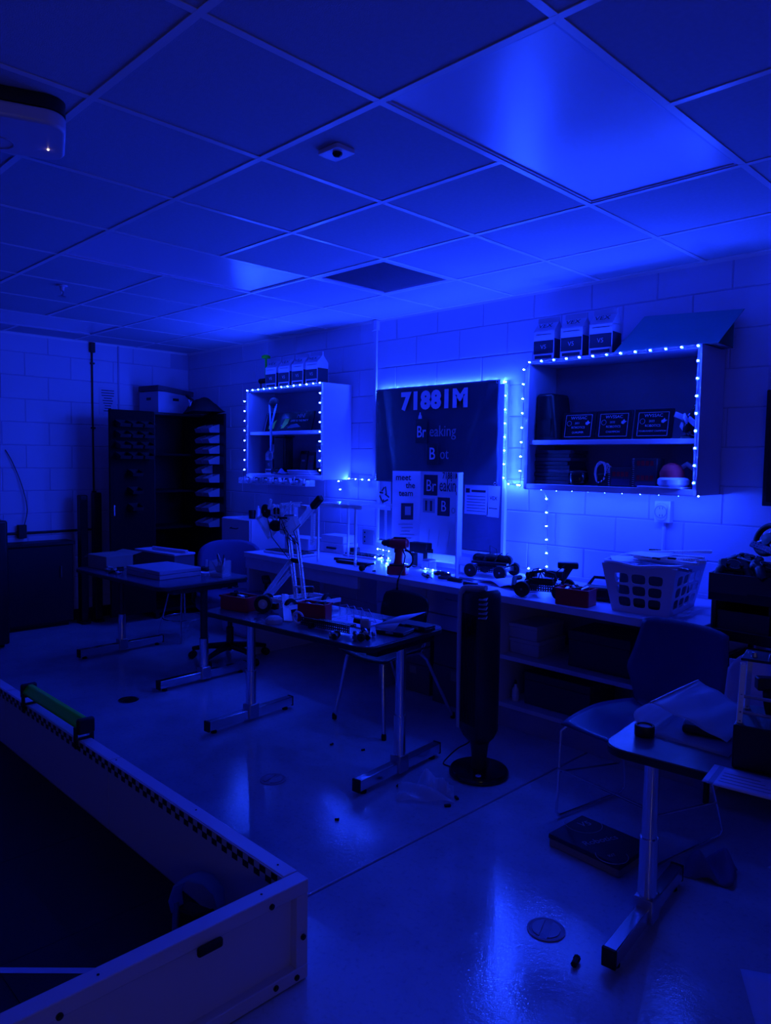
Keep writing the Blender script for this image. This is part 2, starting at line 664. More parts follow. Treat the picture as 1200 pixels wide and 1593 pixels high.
# sprinkler
t = thing('sprinkler', 'small metal fire sprinkler head hanging from the ceiling', 'sprinkler', (-4.81, 1.89, ZC))
MB().lathe([(.032, -.001), (.030, -.006), (.014, -.010), (.011, -.035), (.006, -.037)]).build('escutcheon', 'white_metal', t)
MB().tube([(.012, 0, -.034), (.016, 0, -.05), (.004, 0, -.066)], .003).tube([(-.012, 0, -.034), (-.016, 0, -.05), (-.004, 0, -.066)], .003).build('yoke', 'grey_metal', t)
MB().lathe([(.004, -.062), (.024, -.066), (.024, -.068), (.003, -.069)]).build('deflector', 'grey_metal', t)
# wireless access point
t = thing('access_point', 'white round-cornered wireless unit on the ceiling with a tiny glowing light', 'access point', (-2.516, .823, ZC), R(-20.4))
MB().prism(rrect(.30, .34, .06, 10), -.040, -.001).build('mount', 'black_plastic', t)  # black plate added to stand in for the housing's unlit near side
MB().prism(rrect(.30, .34, .06, 10), -.088, -.041).build('housing', 'white_plastic', t, bevel=.010, seg=4)
MB().torus((-.06, -.03, -.088), .05, .003).build('ring', 'paper_grey', t)
MB().sphere((-.05, .12, -.089), .0035, 8).build('indicator', 'indicator', t)

# left wall fittings
t = thing('conduit', 'dark vertical conduit running up the left block wall', 'pipe', (XL, 2.985, 0))
MB().tube([(.010, 0, .95), (.010, 0, 2.595)], .008, 10).build('pipe', 'black_plastic', t)
for z in (1.2, 1.8, 2.4):
    MB().bb(.001, .030, -.018, .018, z - .008, z + .008).build('strap', 'black_metal', t, bevel=.002)
MB().bb(.001, .035, -.022, .022, 2.50, 2.592).build('junction_cap', 'black_plastic', t, bevel=.003)
structure(MB().bb(XL, XL + .01, 3.238, 3.252, 1.0, 2.59).build('trim_3', 'mortar_paint'))
t = thing('notice', 'printed white notice sheet taped to the left wall beside the conduit', 'paper', (XL + .002, 3.135, 2.06))
MB().bb(0, .0015, -.085, .085, -.13, .13).build('sheet', 'paper', t)
mb = MB()
for k in range(9):
    wd = random.uniform(.03, .07)
    mb.bb(.0015, .0019, -wd, wd, .10 - k * .024 - .004, .10 - k * .024 + .004)
tag(mb.build('print', 'ink', t), kind='stuff')
t = thing('wall_pipe', 'thin dark horizontal pipe low on the left block wall', 'pipe', (XL, 0, 0))
MB().tube([(.016, .9, .845), (.016, 3.0, .845)], .011, 8).build('pipe', 'black_plastic', t)
for y in (1.4, 2.3, 2.85):
    MB().bb(.001, .03, y - .01, y + .01, .825, .865).build('clip', 'black_metal', t)
t = thing('socket_box', 'small dark surface socket box at the end of the wall pipe with a cord', 'socket', (XL, 2.33, .86))
MB().bb(.001, .045, -.035, .035, -.06, .06).build('box', 'black_plastic', t, bevel=.004)
MB().tube(smooth([(.03, .02, .06), (.03, .045, .2), (.02, .01, .4), (.015, -.06, .6), (.012, -.12, .72)]), .004, 6).build('cord', 'black_plastic', t)

# ================================================================== WALL CABINETS
CW, CD, CZ0, CZ1 = 1.03, .30, 1.375, 2.125


def wall_cabinet(x0, label, shelf_z):
    t = thing('wall_cabinet', label, 'cabinet', (x0, YB, 0), group='open wall cabinets edged with lights')
    w_, d = CW, CD
    th = .02
    MB().bb(0, th, -d, -.004, CZ0, CZ1).build('side_panel', 'laminate', t, bevel=.0015)
    MB().bb(w_ - th, w_, -d, -.004, CZ0, CZ1).build('side_panel', 'laminate', t, bevel=.0015)
    MB().bb(th, w_ - th, -d, -.004, CZ1 - th, CZ1).build('top_panel', 'cab_shade', t, bevel=.0015)
    MB().bb(th, th + .003, -d + .002, -.012, CZ0 + .03, CZ1 - th).build('shade_liner', 'cab_shade', t)  # dark liners added to carry the interior's shade
    MB().bb(w_ - th - .003, w_ - th, -d + .002, -.012, CZ0 + .03, CZ1 - th).build('shade_liner', 'cab_shade', t)
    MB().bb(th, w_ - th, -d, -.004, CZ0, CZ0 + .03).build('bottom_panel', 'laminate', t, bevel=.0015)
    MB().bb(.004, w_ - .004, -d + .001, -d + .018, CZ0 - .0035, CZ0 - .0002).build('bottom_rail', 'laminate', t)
    MB().bb(th, w_ - th, -.012, -.004, CZ0 + .03, CZ1 - th).build('back_panel', 'cab_shade', t)
    MB().bb(th, w_ - th, -d + .02, -.012, shelf_z - .025, shelf_z).build('shelf', 'laminate', t, bevel=.0015)
    return t


LX, RX = -5.445, -2.557
LSZ, RSZ = 1.762, 1.662
wall_cabinet(LX, 'open white wall cabinet edged with lights, left of the banner', LSZ)
wall_cabinet(RX, 'open white wall cabinet edged with lights, right of the banner', RSZ)

# ================================================================== BULLETIN BOARD, BANNER, RACEWAY
t = thing('bulletin_board', 'dark bulletin board with a metal frame behind the hanging banner', 'bulletin board', (-3.49, YB, 0))
MB().bb(-.585, .585, -.018, -.001, .93, 2.04).build('panel', 'board_cork', t)
MB().bb(.578, .602, -.030, -.001, .90, 2.062).build('frame_side', 'aluminium', t, bevel=.003)
MB().bb(-.602, -.578, -.030, -.001, .90, 2.02).build('frame_side', 'aluminium', t, bevel=.003)
MB().bb(-.578, .578, -.030, -.001, .90, .922).build('frame_bottom', 'aluminium', t, bevel=.003)
t = thing('cable_raceway', 'white vertical cable raceway from ceiling to the left banner edge', 'raceway', (-4.14, YB, 0))
MB().bb(-.014, .014, -.020, -.001, 1.38, 2.56).build('channel', 'white_plastic', t, bevel=.002)
MB().prism([(-.055, -.001), (.03, -.001), (.03, -.035), (.0, -.04)], 0, .075).build('ceiling_elbow', 'white_plastic', t, loc=(0, 0, 2.52), bevel=.003)

# banner: a sagging vinyl sheet with a few creases
bt = thing('banner', 'dark vinyl team banner with a large pale number, hung over the bulletin board', 'banner', (-3.497, 3.935, 1.72))
BW, BHH = 1.155, .69


def crease(u, v):
    x = (u - .5) * BW
    z = (v - .5) * BHH
    y = .004 * math.sin(u * 9 + v * 3) + .006 * math.sin((u - .2) * 30 - v * 16) * max(0, u - .55) * 2 * (1 - abs(v - .4))
    y += .005 * math.exp(-((u - .06 - .10 * (1 - v)) / .03) ** 2) - .007 * math.exp(-((u - .93 + .2 * (1 - v)) / .03) ** 2)
    y += .006 * math.exp(-((u - .65 + .25 * (.6 - v)) / .05) ** 2) * (1 - v)
    return (x, y, z)


MB().grid(crease, 60, 36).build('vinyl_sheet', 'banner_vinyl', bt, solid=.0012, ang=180)
FR = -.016
text('team_number', '71881M', 'print_white', bt, (.015, FR, .235), .165, off=.0095, sx=1.05, space=1.12)
MB().bb(-.148, -.036, FR, FR + .004, -.062, .108).build('element_square', 'print_dark', bt)
text('element_letters', 'Br', 'print_white', bt, (-.092, FR - .002, .015), .115, sx=.82, off=.001)
text('word', 'eaking', 'print_pale', bt, (.105, FR, .018), .110, sx=.88)
MB().bb(-.034, .070, FR, FR + .004, -.215, -.064).build('element_square', 'print_dark', bt)
text('element_letters', 'B', 'print_white', bt, (.015, FR - .002, -.140), .12, sx=.9, off=.001)
text('word', 'ot', 'print_pale', bt, (.125, FR, -.140), .105, sx=.85)
mb = MB()
mb.prism([(-.016, 0), (.016, 0), (.014, .02), (.006, .03), (.005, .045), (-.005, .045), (-.007, .03), (-.014, .02)], 0, .003)
o = mb.build('emblem', 'print_white', bt, loc=(-.108, FR + .003, .112))
o.rotation_euler = (PI / 2, 0, 0)
for sx in (-1, 1):
    for zz in (-.33, .33):
        MB().torus((sx * .56, -.006, zz), .009, .0025, 'Y', 16, 6).build('grommet', 'chrome', bt)

# papers pinned on the board below the banner


def pinned(x, z, w_, h_, label, lines, blob=False, rz=0):
    t = thing('pinned_sheet', label, 'paper', (x, YB - .020, z), rot=(0, rz, 0))
    MB().bb(-w_ / 2, w_ / 2, -.0015, 0, -h_ / 2, h_ / 2).build('sheet', 'paper', t)
    mb = MB()
    for (a, c, d, e) in lines:
        mb.bb(a, c, -.0022, -.0015, d, e)
    if blob:
        for k in range(7):
            a = k * .9
            rr = .02 + .012 * math.sin(k * 2.1)
            mb.box((.045 * math.cos(a) * .8, -.0022, .05 * math.sin(a)), (.03 + rr, .001, .012), M=Matrix.Rotation(a + .5, 4, 'Y'))
    if mb.v:
        tag(mb.build('print', 'ink', t), kind='stuff')
    return t


pinned(-4.02, 1.265, .15, .22, 'white sheet with a blue figure pinned left below the banner', [], True)
pinned(-3.87, 1.265, .12, .22, 'white sheet half hidden behind the display board', [(-.02, .02, .05, .058)])
pinned(-3.13, 1.275, .20, .20, 'pinned certificate with a dark seal and text lines below the banner', [(-.09, -.055, .045, .075), (-.04, .08, .05, .066)] + [(-.08, .08, .02 - k * .02, .024 - k * .02) for k in range(6)])
pinned(-2.985, 1.27, .10, .21, 'pinned sheet with a large letter beside the board frame', [(-.035, .035, -.05, -.044)], rz=R(2))
text('lettering', 'VEX', 'ink', bpy.data.objects['pinned_sheet.003'], (0, -.002, .02), .034, ex=.0003, off=.0006)

# ================================================================== COUNTER
WZ, WY0 = .815, 3.235
wx0, wx1 = -4.80, -1.31
t = thing('worktop', 'long pale laminate worktop along the back wall under the cabinets', 'worktop', (0, 0, 0))
MB().bb(wx0, wx1, WY0, YB - .006, WZ - .04, WZ).build('slab', 'worktop', t, bevel=.004)
MB().bb(wx0, wx1, YB - .02, YB - .005, WZ, WZ + .025).build('upstand', 'worktop', t, bevel=.002)
MB().bb(wx0, -3.52, WY0 + .02, WY0 + .04, .69, WZ - .04).build('apron', 'worktop', t)
MB().bb(wx0, wx0 + .03, WY0 + .03, YB - .02, 0, WZ - .04).build('end_panel', 'laminate', t)

# drawer unit between knee hole and shelf unit
t = thing('drawer_unit', 'grey drawer cabinet under the worktop behind the black chair', 'cabinet', (-3.06, 3.42, 0))
MB().bb(-.45, .45, .012, .55, .50, WZ - .041).build('body', 'base_wood', t)
for a, b_ in ((-.445, -.005), (.005, .445)):
    d = MB().bb(a, b_, -.008, .012, .60, .75).build('drawer_front', 'laminate', t, bevel=.003)
    MB().tube([((a + b_) / 2 - .05, -.010, .70), ((a + b_) / 2 - .05, -.03, .70), ((a + b_) / 2 + .05, -.03, .70), ((a + b_) / 2 + .05, -.010, .70)], .004, 6).build('handle', 'grey_metal', d)
MB().bb(-.445, .445, -.004, .012, .505, .592).build('rail', 'laminate', t, bevel=.002)
for a in (-.45, .43):
    MB().bb(a, a + .02, .03, .53, 0, .50).build('leg_panel', 'base_wood', t)

# cartons below
for (x, y, w_, d, h, lab) in ((-2.90, 3.66, .36, .30, .47, 'tall brown carton standing under the worktop behind the tower fan'),
                              (-3.30, 3.70, .30, .28, .36, 'smaller brown carton under the worktop behind the black chair')):
    t = thing('carton', lab, 'box', (x, y, 0))
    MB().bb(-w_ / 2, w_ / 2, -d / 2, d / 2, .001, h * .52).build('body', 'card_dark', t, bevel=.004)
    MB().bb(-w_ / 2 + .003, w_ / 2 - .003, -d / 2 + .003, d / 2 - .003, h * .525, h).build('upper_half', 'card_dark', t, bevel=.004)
    MB().bb(-.03, .03, -d / 2 - .001, -d / 2 + .001, h * .35, h * .48).build('label_patch', 'card_brown', t)

# open shelf unit
SY = 3.47
t = thing('shelf_unit', 'low open wooden shelf unit under the right half of the worktop', 'shelf', (-2.56, SY, 0))
wS = 1.26
for a in (0, wS - .03):
    MB().bb(a, a + .03, 0, .50, .001, WZ - .042).build('side_panel', 'laminate', t, bevel=.002)
for nm, z0, z1 in (('bottom_shelf', .115, .14), ('middle_shelf', .395, .42), ('top_panel', .745, .772)):
    MB().bb(.03, wS - .03, 0, .50, z0, z1).build(nm, 'laminate', t, bevel=.002)
MB().bb(.03, wS - .03, .005, .025, .001, .115).build('plinth', 'base_wood', t)
MB().bb(.03, wS - .03, .49, .50, .14, .745).build('back_panel', 'base_wood', t)
for k, (x, z, w_, h, lab) in enumerate(((-2.42, .421, .20, .09, 'lower grey box of the pair on the middle shelf under the worktop'), (-2.43, .512, .19, .085, 'upper grey box of the pair on the middle shelf under the worktop'),
                                        (-1.95, .421, .36, .20, 'wide dark box on the middle shelf under the worktop'), (-2.2, .141, .42, .19, 'long dark storage box on the bottom shelf under the worktop'))):
    t = thing('storage_box', lab, 'box', (x, SY + .22, z))
    MB().bb(-w_ / 2, w_ / 2, -.14, .14, 0, h * .75).build('body', 'bin_dark' if k > 1 else 'card_white', t, bevel=.004)
    MB().bb(-w_ / 2 - .003, w_ / 2 + .003, -.143, .143, h * .75, h).build('lid', 'bin_dark' if k > 1 else 'card_white', t, bevel=.004)
t = thing('glue_bottle', 'small pale bottle on the bottom shelf beside the tower fan', 'bottle', (-2.47, SY + .08, .141))
MB().lathe([(.018, 0), (.02, .01), (.02, .07), (.008, .085), (.007, .1)]).build('body', 'white_plastic', t)
MB().lathe([(.009, .1), (.007, .115), (.002, .125)]).build('cap', 'black_plastic', t)

# ================================================================== TABLES


def table(label, loc, rz, sx, sy, z, posts, foot, foot_l=.62, dark=0):
    t = thing('work_table', label, 'table', loc, rz, group='rounded-corner work tables on T legs')
    th = .028
    MB().prism(rrect(sx, sy, .07, 7), z - .004, z).build('table_top', 'table_top', t)
    MB().prism(rrect(sx + .006, sy + .006, .073, 7), z - th, z - .0035).build('edge_band', 'table_edge', t, bevel=.004)
    MB().bb(posts[0], posts[1], -.03, .03, z - th - .05, z - th - .001).build('cross_beam', 'black_metal', t, bevel=.003)
    for px in posts:
        MB().bb(px - .035, px + .035, -sy * .36, sy * .36, z - th - .032, z - th - .001).build('bracket', 'black_metal', t, bevel=.004)
        MB().tube([(px, 0, .27), (px, 0, z - th - .02)], .025, 20).build('upper_post', 'black_metal' if dark else 'chrome', t)
        MB().tube([(px, 0, .03), (px, 0, .30)], .030, 20).build('lower_post', 'chrome', t)
        f = MB().bb(px - .022, px + .022, -foot_l / 2, foot_l / 2, .022, .075).build('foot_bar', 'chrome', t, bevel=.004)
        MB().bb(px - .033, px + .033, -.036, .036, .020, .105).build('foot_socket', 'grey_metal', t, bevel=.006)
        for s in (-1, 1):
            MB().bb(px - .0225, px + .0225, s * (foot_l / 2) - .006, s * (foot_l / 2) + .006, .018, .077).build('end_cap', 'black_rubber', f, bevel=.002)
            MB().lathe([(.017, .0005), (.017, .012), (.008, .014), (.008, .03)], (px, s * (foot_l / 2 - .045), 0), 12).build('glide', 'black_rubber', f)
    return t


TZ = .69
table('work table in the middle holding the tall robot and red boxes', (-3.0, 2.50, 0), R(5), 1.22, .61, TZ, (-.56, .56), 0)
table('work table at the far left piled with boxes and paper', (-4.98, 2.63, 0), R(3), 1.22, .72, TZ + .005, (-.56, .56), 0, .70, 1)
table('work table at the right holding a plastic bag and a dark robot', (-.50, 2.36, 0), R(6), 1.22, .61, TZ, (-.56, .56), 0)

# ================================================================== LIGHT CHAINS (each bulb is an object and really emits)
bulb_me = None


blocker_me = None


def bulb(parent, p, socket=False):
    global bulb_me, blocker_me
    if bulb_me is None:
        bm = bmesh.new()
        bmesh.ops.create_icosphere(bm, subdivisions=1, radius=.0042)
        bulb_me = bpy.data.meshes.new('bulb')
        bm.to_mesh(bulb_me)
        bm.free()
        bulb_me.materials.append(MATS['bulb'])
        bulb_me.shade_smooth()
    o = bpy.data.objects.new('bulb', bulb_me)
    COL.objects.link(o)
    o.parent = parent
    o.location = p
    if socket:
        # backing added to block the bulb's light from the surface behind it
        if blocker_me is None:
            mb = MB().bb(-.0095, .0095, .0048, .0075, -.0095, .0095).bb(-.002, .002, .0075, .012, -.002, .002)
            blocker_me = bpy.data.meshes.new('socket')
            blocker_me.from_pydata([tuple(q) for q in mb.v], [], mb.f)
            blocker_me.materials.append(MATS['black_plastic'])
        s = bpy.data.objects.new('socket', blocker_me)
        COL.objects.link(s)
        s.parent = o


def lerp(a, b_, k):
    return tuple(a[i] + (b_[i] - a[i]) * k for i in range(3))


def chain(label, runs, back=(0, .012, 0), socket=False):
    """runs: (start, end, count) straight runs of evenly spaced bulbs"""
    t = thing('light_chain', label, 'string lights', (0, 0, 0), group='blue light chains')
    path = []
    for run in runs:
        a, e, n = run[:3]
        for k in range(n):
            p = lerp(a, e, k / max(1, n - 1))
            bulb(t, p, socket or len(run) > 3)
            path.append(tuple(p[i] + back[i] for i in range(3)))
    MB().tube(path, .0016, 5).build('wire', 'copper_wire', t)
    return t


yF = YB - CD - .026
# round the left cabinet
chain('blue light chain framing the opening of the left wall cabinet',
      [((LX + .004, yF, 1.437), (LX + .006, yF, 2.025), 8), ((LX + .045, yF, 2.113), (LX + CW - .012, yF, 2.118), 13), ((LX + CW - .010, yF, 2.04), (LX + CW - .008, yF, 1.45), 9)], socket=True)
# below the cabinet to the raceway, up it and along the banner top, then down the board frame
chain('blue light chain outlining the dark banner, mostly hidden behind its top edge',
      [((-4.50, 3.955, 1.295), (-4.52, 3.955, 1.36), 2, 1), ((-4.39, 3.95, 1.385), (-4.16, 3.95, 1.38), 4, 1),
       ((-4.072, 3.984, 1.42), (-4.072, 3.984, 2.03), 8), ((-4.06, 3.989, 2.056), (-2.93, 3.989, 2.056), 16),
       ((-2.872, 3.930, 2.045), (-2.872, 3.930, 1.43), 8), ((-2.85, 3.955, 1.39), (-2.78, 3.955, 1.385), 2)])
# round the right cabinet, below it, down the wall and along the worktop
chain('blue light chain framing the opening of the right wall cabinet',
      [((RX - .012, yF, 1.395), (RX - .002, yF, 2.075), 9), ((RX + .035, yF, 2.115), (RX + CW - .012, yF, 2.113), 13), ((RX + CW - .010, yF, 2.04), (RX + CW - .006, yF, 1.44), 8)], socket=True)
chain('blue light chain hanging below the right cabinet down to the worktop',
      [((RX + CW - .03, 3.80, 1.3705), (RX + .06, 3.80, 1.3705), 10), ((-2.555, 3.945, 1.307), (-2.540, 3.945, .885), 6, 1),
       ((-2.585, 3.945, .858), (-2.76, 3.945, .862), 3, 1)])
chain('loose blue light chain lying along the worktop behind the red drill',
      [((-3.02, 3.57, .826), (-3.24, 3.60, .826), 4), ((-3.47, 3.64, .83), (-3.57, 3.57, .828), 2), ((-3.745, 3.76, .828), (-3.82, 3.70, .835), 3), ((-3.86, 3.88, .86), (-4.0, 3.90, .862), 3)])

# ================================================================== CHAIRS


def shell_mat_build(mb, mt, parent, nm, **k):
    return mb.build(nm, mt, parent, **k)


def splay_chair(label, loc, rz):
    """school chair: separate moulded back on tube frame with four splayed chrome legs; local front = -y"""
    t = thing('school_chair', label, 'chair', loc, rz)
    sh = .44

    def seat(u, v):
        x = (u - .5) * (.40 - .03 * v)
        y = -.20 + v * .38
        z = sh - .018 * math.sin(PI * u) - .02 * (1 - v) ** 4 + .012 * v
        return (x, y, z)
    MB().grid(seat, 12, 10).build('seat', 'black_plastic', t, solid=.008, ang=180)

    def back(u, v):
        a = (u - .5) * 2
        wd = .195 * (1 - .10 * (2 * v - 1) ** 6)
        z = .535 + v * .215 - .02 * abs(a) ** 4 * (1 if v > .5 else -1)
        return (a * wd, .145 - .03 * a * a + .035 * v, z)
    MB().grid(back, 14, 10).build('backrest', 'black_plastic', t, solid=.010, ang=180)
    for s in (-1, 1):
        MB().tube([(s * .15, -.16, sh - .02), (s * .16, -.17, sh - .06), (s * .22, -.21, .012)], .011, 10).build('leg', 'chrome', t)
        MB().tube([(s * .15, .12, sh - .02), (s * .17, .16, sh - .06), (s * .22, .34, .012)], .011, 10).build('leg', 'chrome', t)
        MB().tube([(s * .15, -.16, sh - .022), (s * .155, .12, sh - .022), (s * .16, .15, sh + .02), (s * .16, .165, .60), (s * .155, .17, .68)], .010, 8).build('side_frame', 'chrome', t)
        for y in (-.211, .341):
            MB().lathe([(.014, .0005), (.015, .02), (.012, .035)], (s * .2205, y, 0), 10).build('foot_cap', 'black_rubber', t)
    return t


splay_chair('black school chair with splayed chrome legs behind the middle table', (-3.02, 3.03, 0), R(-3))


def sled_chair(label, loc, rz):
    """one-piece blue shell on a chrome wire sled base; local front = -y"""
    t = thing('shell_chair', label, 'chair', loc, rz)

    def shell(u, v):
        a = (u - .5) * 2
        if v < .5:
            k = v / .5
            y = -.24 + k * .42
            z = .455 - .03 * (1 - a * a) * math.sin(PI * min(1, k * 1.1)) - .03 * (1 - k) ** 5
            wd = .225 - .085 * max(0, (k - .5) / .5) ** 1.5
            z += .035 * abs(a) ** 3 * k
        else:
            k = (v - .5) / .5
            y = .18 + .06 * math.sin(k * PI / 2) + .05 * k
            z = .455 + .02 + k * .37 - .02 * abs(a) ** 4 * k
            wd = (.14 + .10 * min(1, k / .38)) if k < .38 else (.24 - .035 * (k - .38) / .62)
            y -= .03 * a * a * (1 - .4 * k)
            if k < .15:
                z -= .02 * (1 - k / .15)
        return (a * wd, y, z)
    MB().grid(shell, 18, 28).build('seat_shell', 'navy_plastic', t, solid=.007, ang=180)
    for s in (-1, 1):
        MB().tube([(s * .17, -.14, .425), (s * .215, -.20, .415), (s * .235, -.225, .39), (s * .24, -.235, .03), (s * .24, -.215, .012), (s * .24, .20, .012), (s * .24, .225, .03), (s * .20, .13, .40), (s * .16, .10, .425)], .0065, 8).build('sled_leg', 'chrome', t)
        MB().tube([(s * .24, -.235, .21), (s * .236, .185, .155)], .005, 6).build('side_stretcher', 'chrome', t)
    MB().tube([(-.24, -.234, .225), (.24, -.234, .225)], .005, 6).build('front_stretcher', 'chrome', t)
    MB().bb(-.15, .15, -.10, .10, .405, .425).build('seat_bracket', 'black_metal', t, bevel=.004)
    return t


sled_chair('blue plastic shell chair on a chrome sled base beside the right table', (-1.385, 2.905, 0), R(-10))


def office_chair(label, loc, rz):
    t = thing('office_chair', label, 'chair', loc, rz)

    def back(u, v):
        a, c = (u - .5) * 2, (v - .5) * 2
        rr = (abs(a) ** 3.2 + abs(c) ** 3.2) ** (1 / 3.2)
        m_ = max(abs(a), abs(c))
        k = m_ / rr if rr > 1e-6 else 1
        a2, c2 = a * k, c * k
        return (a2 * .24, .25 - .05 * a2 * a2 + .04 * c2, .72 + c2 * .165)
    MB().grid(back, 18, 16).build('backrest', 'chair_fabric', t, solid=.05, bevel=0, ang=180)

    def seat(u, v):
        a, c = (u - .5) * 2, (v - .5) * 2
        rr = (abs(a) ** 4 + abs(c) ** 4) ** .25
        k = max(abs(a), abs(c)) / rr if rr > 1e-6 else 1
        return (a * k * .25, -.02 + c * k * .24, .47 + .01 * (1 - a * a) - .02 * max(0, -c) ** 4)
    MB().grid(seat, 16, 16).build('seat', 'chair_fabric', t, solid=.06, ang=180)
    MB().tube([(0, .14, .43), (0, .27, .45), (0, .30, .56), (0, .285, .68)], .018, 8).build('back_stem', 'black_plastic', t)
    MB().lathe([(.028, .09), (.028, .25), (.018, .26), (.018, .43)], n=14).build('gas_lift', 'black_metal', t)
    for k in range(5):
        a = R(72 * k + 20)
        c, s = math.cos(a), math.sin(a)
        g = MB().tube([(.02 * c, .02 * s, .11), (.15 * c, .15 * s, .10), (.29 * c, .29 * s, .075)], .02, 8, r_list=[.028, .022, .015]).build('base_arm', 'black_plastic', t)
        w_ = Vector((-s, c, 0))
        p = Vector((.29 * c, .29 * s, .0285))
        MB().tube([p - w_ * .022, p + w_ * .022], .028, 14).build('caster', 'black_rubber', g)
    for s in (-1, 1):
        MB().tube([(s * .20, -.02, .44), (s * .27, -.02, .46), (s * .27, -.04, .60)], .012, 8).build('arm_support', 'black_plastic', t)
        MB().bb(s * .27 - .03, s * .27 + .03, -.15, .09, .60, .63).build('armrest', 'black_plastic', t, bevel=.01)
    return t


oc = office_chair('dark blue upholstered office chair behind the far left table', (-4.78, 3.10, 0), R(57))
# a plain chair mostly hidden under the left table
t = thing('stool', 'thin-legged dark stool tucked under the far left table', 'stool', (-5.62, 3.18, 0), R(10))
MB().lathe([(.15, .45), (.17, .46), (.17, .475), (.15, .485)], n=20).build('seat', 'black_plastic', t)
for k in range(4):
    a = R(45 + 90 * k)
    MB().tube([(.10 * math.cos(a), .10 * math.sin(a), .455), (.21 * math.cos(a), .21 * math.sin(a), .001)], .007, 8).build('leg', 'chrome', t)
MB().torus((0, 0, .18), .168, .005).build('foot_ring', 'chrome', t)

# ================================================================== TOWER FAN
t = thing('tower_fan', 'tall black tower fan on a round base in front of the worktop', 'fan', (-2.18, 2.84, 0), R(-12))
MB().lathe([(.140, .001), (.146, .006), (.146, .020), (.138, .032), (.05, .040), (.045, .040)], n=48).build('base', 'black_gloss', t)
MB().lathe([(.040, .038), (.036, .08), (.044, .15), (.055, .20)], n=24).build('stem', 'black_plastic', t)
# body: rounded wedge section
sec = [(-.070, .060), (-.085, .03), (-.085, -.055), (-.070, -.072), (.05, -.072), (.070, -.06), (.082, -.02), (.082, .03), (.065, .06), (.03, .078), (-.03, .078)]
mb = MB()
zs = [(.165, .55), (.19, .80), (.23, 1), (.86, 1), (.885, .97), (.90, .85)]
vs, fs = [], []
for z, k in zs:
    for x, y in sec:
        vs.append((x * k, y * k, z + (.02 * (x + .08) / .16 if z > .84 else 0)))
n = len(sec)
for i in range(len(zs) - 1):
    for k in range(n):
        fs.append((i * n + k, i * n + (k + 1) % n, (i + 1) * n + (k + 1) % n, (i + 1) * n + k))
fs.append(tuple(range(n))[::-1])
fs.append(tuple((len(zs) - 1) * n + k for k in range(n)))
mb.add(vs, fs)
mb.build('body', 'black_plastic', t, ang=50)
MB().tube(smooth([(-.090, -.058, .22), (-.093, -.062, .55), (-.092, -.062, .86), (-.083, -.060, .905), (-.05, -.055, .922), (.06, -.03, .932)]), .014, 8).build('trim_bezel', 'frost_plastic', t)
MB().prism([(-.07, -.055), (.065, -.05), (.065, .04), (-.05, .05)], .895, .917).build('control_panel', 'silver', t, bevel=.006)
for k in range(8):
    MB().tube([(-.055 + .004 * k, -.0735, .28), (-.055 + .004 * k, -.0735, .28)], .001, 3) if False else None
for k in range(5):
    MB().box((.066, -.052, .885 - k * .022), (.040, .034, .006), M=Matrix.Rotation(R(35), 4, 'Z') @ Matrix.Rotation(R(20), 4, 'X')).build('vent_fin', 'silver', t, bevel=.002)
for k in range(9):
    x = -.06 + k * .0125
    MB().bb(x - .0018, x + .0018, -.0755, -.070, .26, .80).build('grille_bar', 'black_gloss', t)
o = MB().lathe([(.014, 0), (.014, .004), (.011, .005)], (.085, -.075, .036), 16).build('power_button', 'print_pale', t)
MB().tube([(.085, -.075, .042), (.085, -.068, .042)], .0015, 5).build('button_mark', 'ink', o)
MB().tube(smooth([(-.06, .02, .19), (-.09, .01, .13), (-.17, -.0, .07), (-.20, -.04, .02), (-.18, -.08, .005), (-.135, -.07, .004)]), .0035, 6).build('power_cord', 'black_rubber', t)

# ================================================================== FLOOR COVERS, DEBRIS
cov = None
FLAB = ['dark round floor cover nearest the far left table', 'round floor cover between the field wall and the middle table', 'round floor cover with two half-moon lids near the right table']
for k, (x, y) in enumerate(((-4.386, 2.097), (-2.812, 2.064), (-1.269, 2.032))):
    t = thing('floor_cover', FLAB[k], 'floor cover', (x, y, 0), R(20), group='round covers in the floor')
    MB().lathe([(.062, .0005), (.062, .004), (.056, .006), (.052, .0035), (0, .003)], n=32).build('rim', 'black_metal' if k < 1 else 'base_wood', t)
    mm = ('black_metal', 'base_wood', 'base_wood')[k]
    for s in (-1, 1):
        pts = [(s * (.006 + .040 * math.sin(a)), .046 * math.cos(a)) for a in [R(10 + 160 * i / 12) for i in range(13)]]
        if s < 0:
            pts = pts[::-1]
        MB().prism(pts, .003, .0065).build('lid_half', mm, t, bevel=.001)
rnd = random.Random(3)
for k, (x, y, lab) in enumerate(((-2.30, 2.02, 'tiny dark screw on the floor right of the field wall'), (-2.95, 2.55, 'tiny dark scrap on the floor between the table legs'), (-2.78, 2.62, 'tiny sliver on the floor beneath the middle table'),
                                 (-1.112, 1.949, 'black rubber standoff lying near the right table foot'))):
    s = .5 if k < 3 else 1
    t = thing('floor_scrap', lab, 'scrap', (x, y, 0), rnd.uniform(0, 3), group='scraps on the floor' if k < 3 else None)
    MB().tube([(-.014 * s, 0, .011 * s), (.014 * s, 0, .011 * s)], .010 * s, 8).build('shank', 'black_rubber', t)
    MB().tube([(.014 * s, 0, .012 * s), (.022 * s, 0, .012 * s)], .0115 * s, 8).build('head', 'black_rubber', t)

# crumpled clear wrapper by the fan
t = thing('plastic_wrapper', 'crumpled clear plastic wrapper on the floor left of the tower fan', 'wrapper', (-2.20, 2.475, 0), R(40))


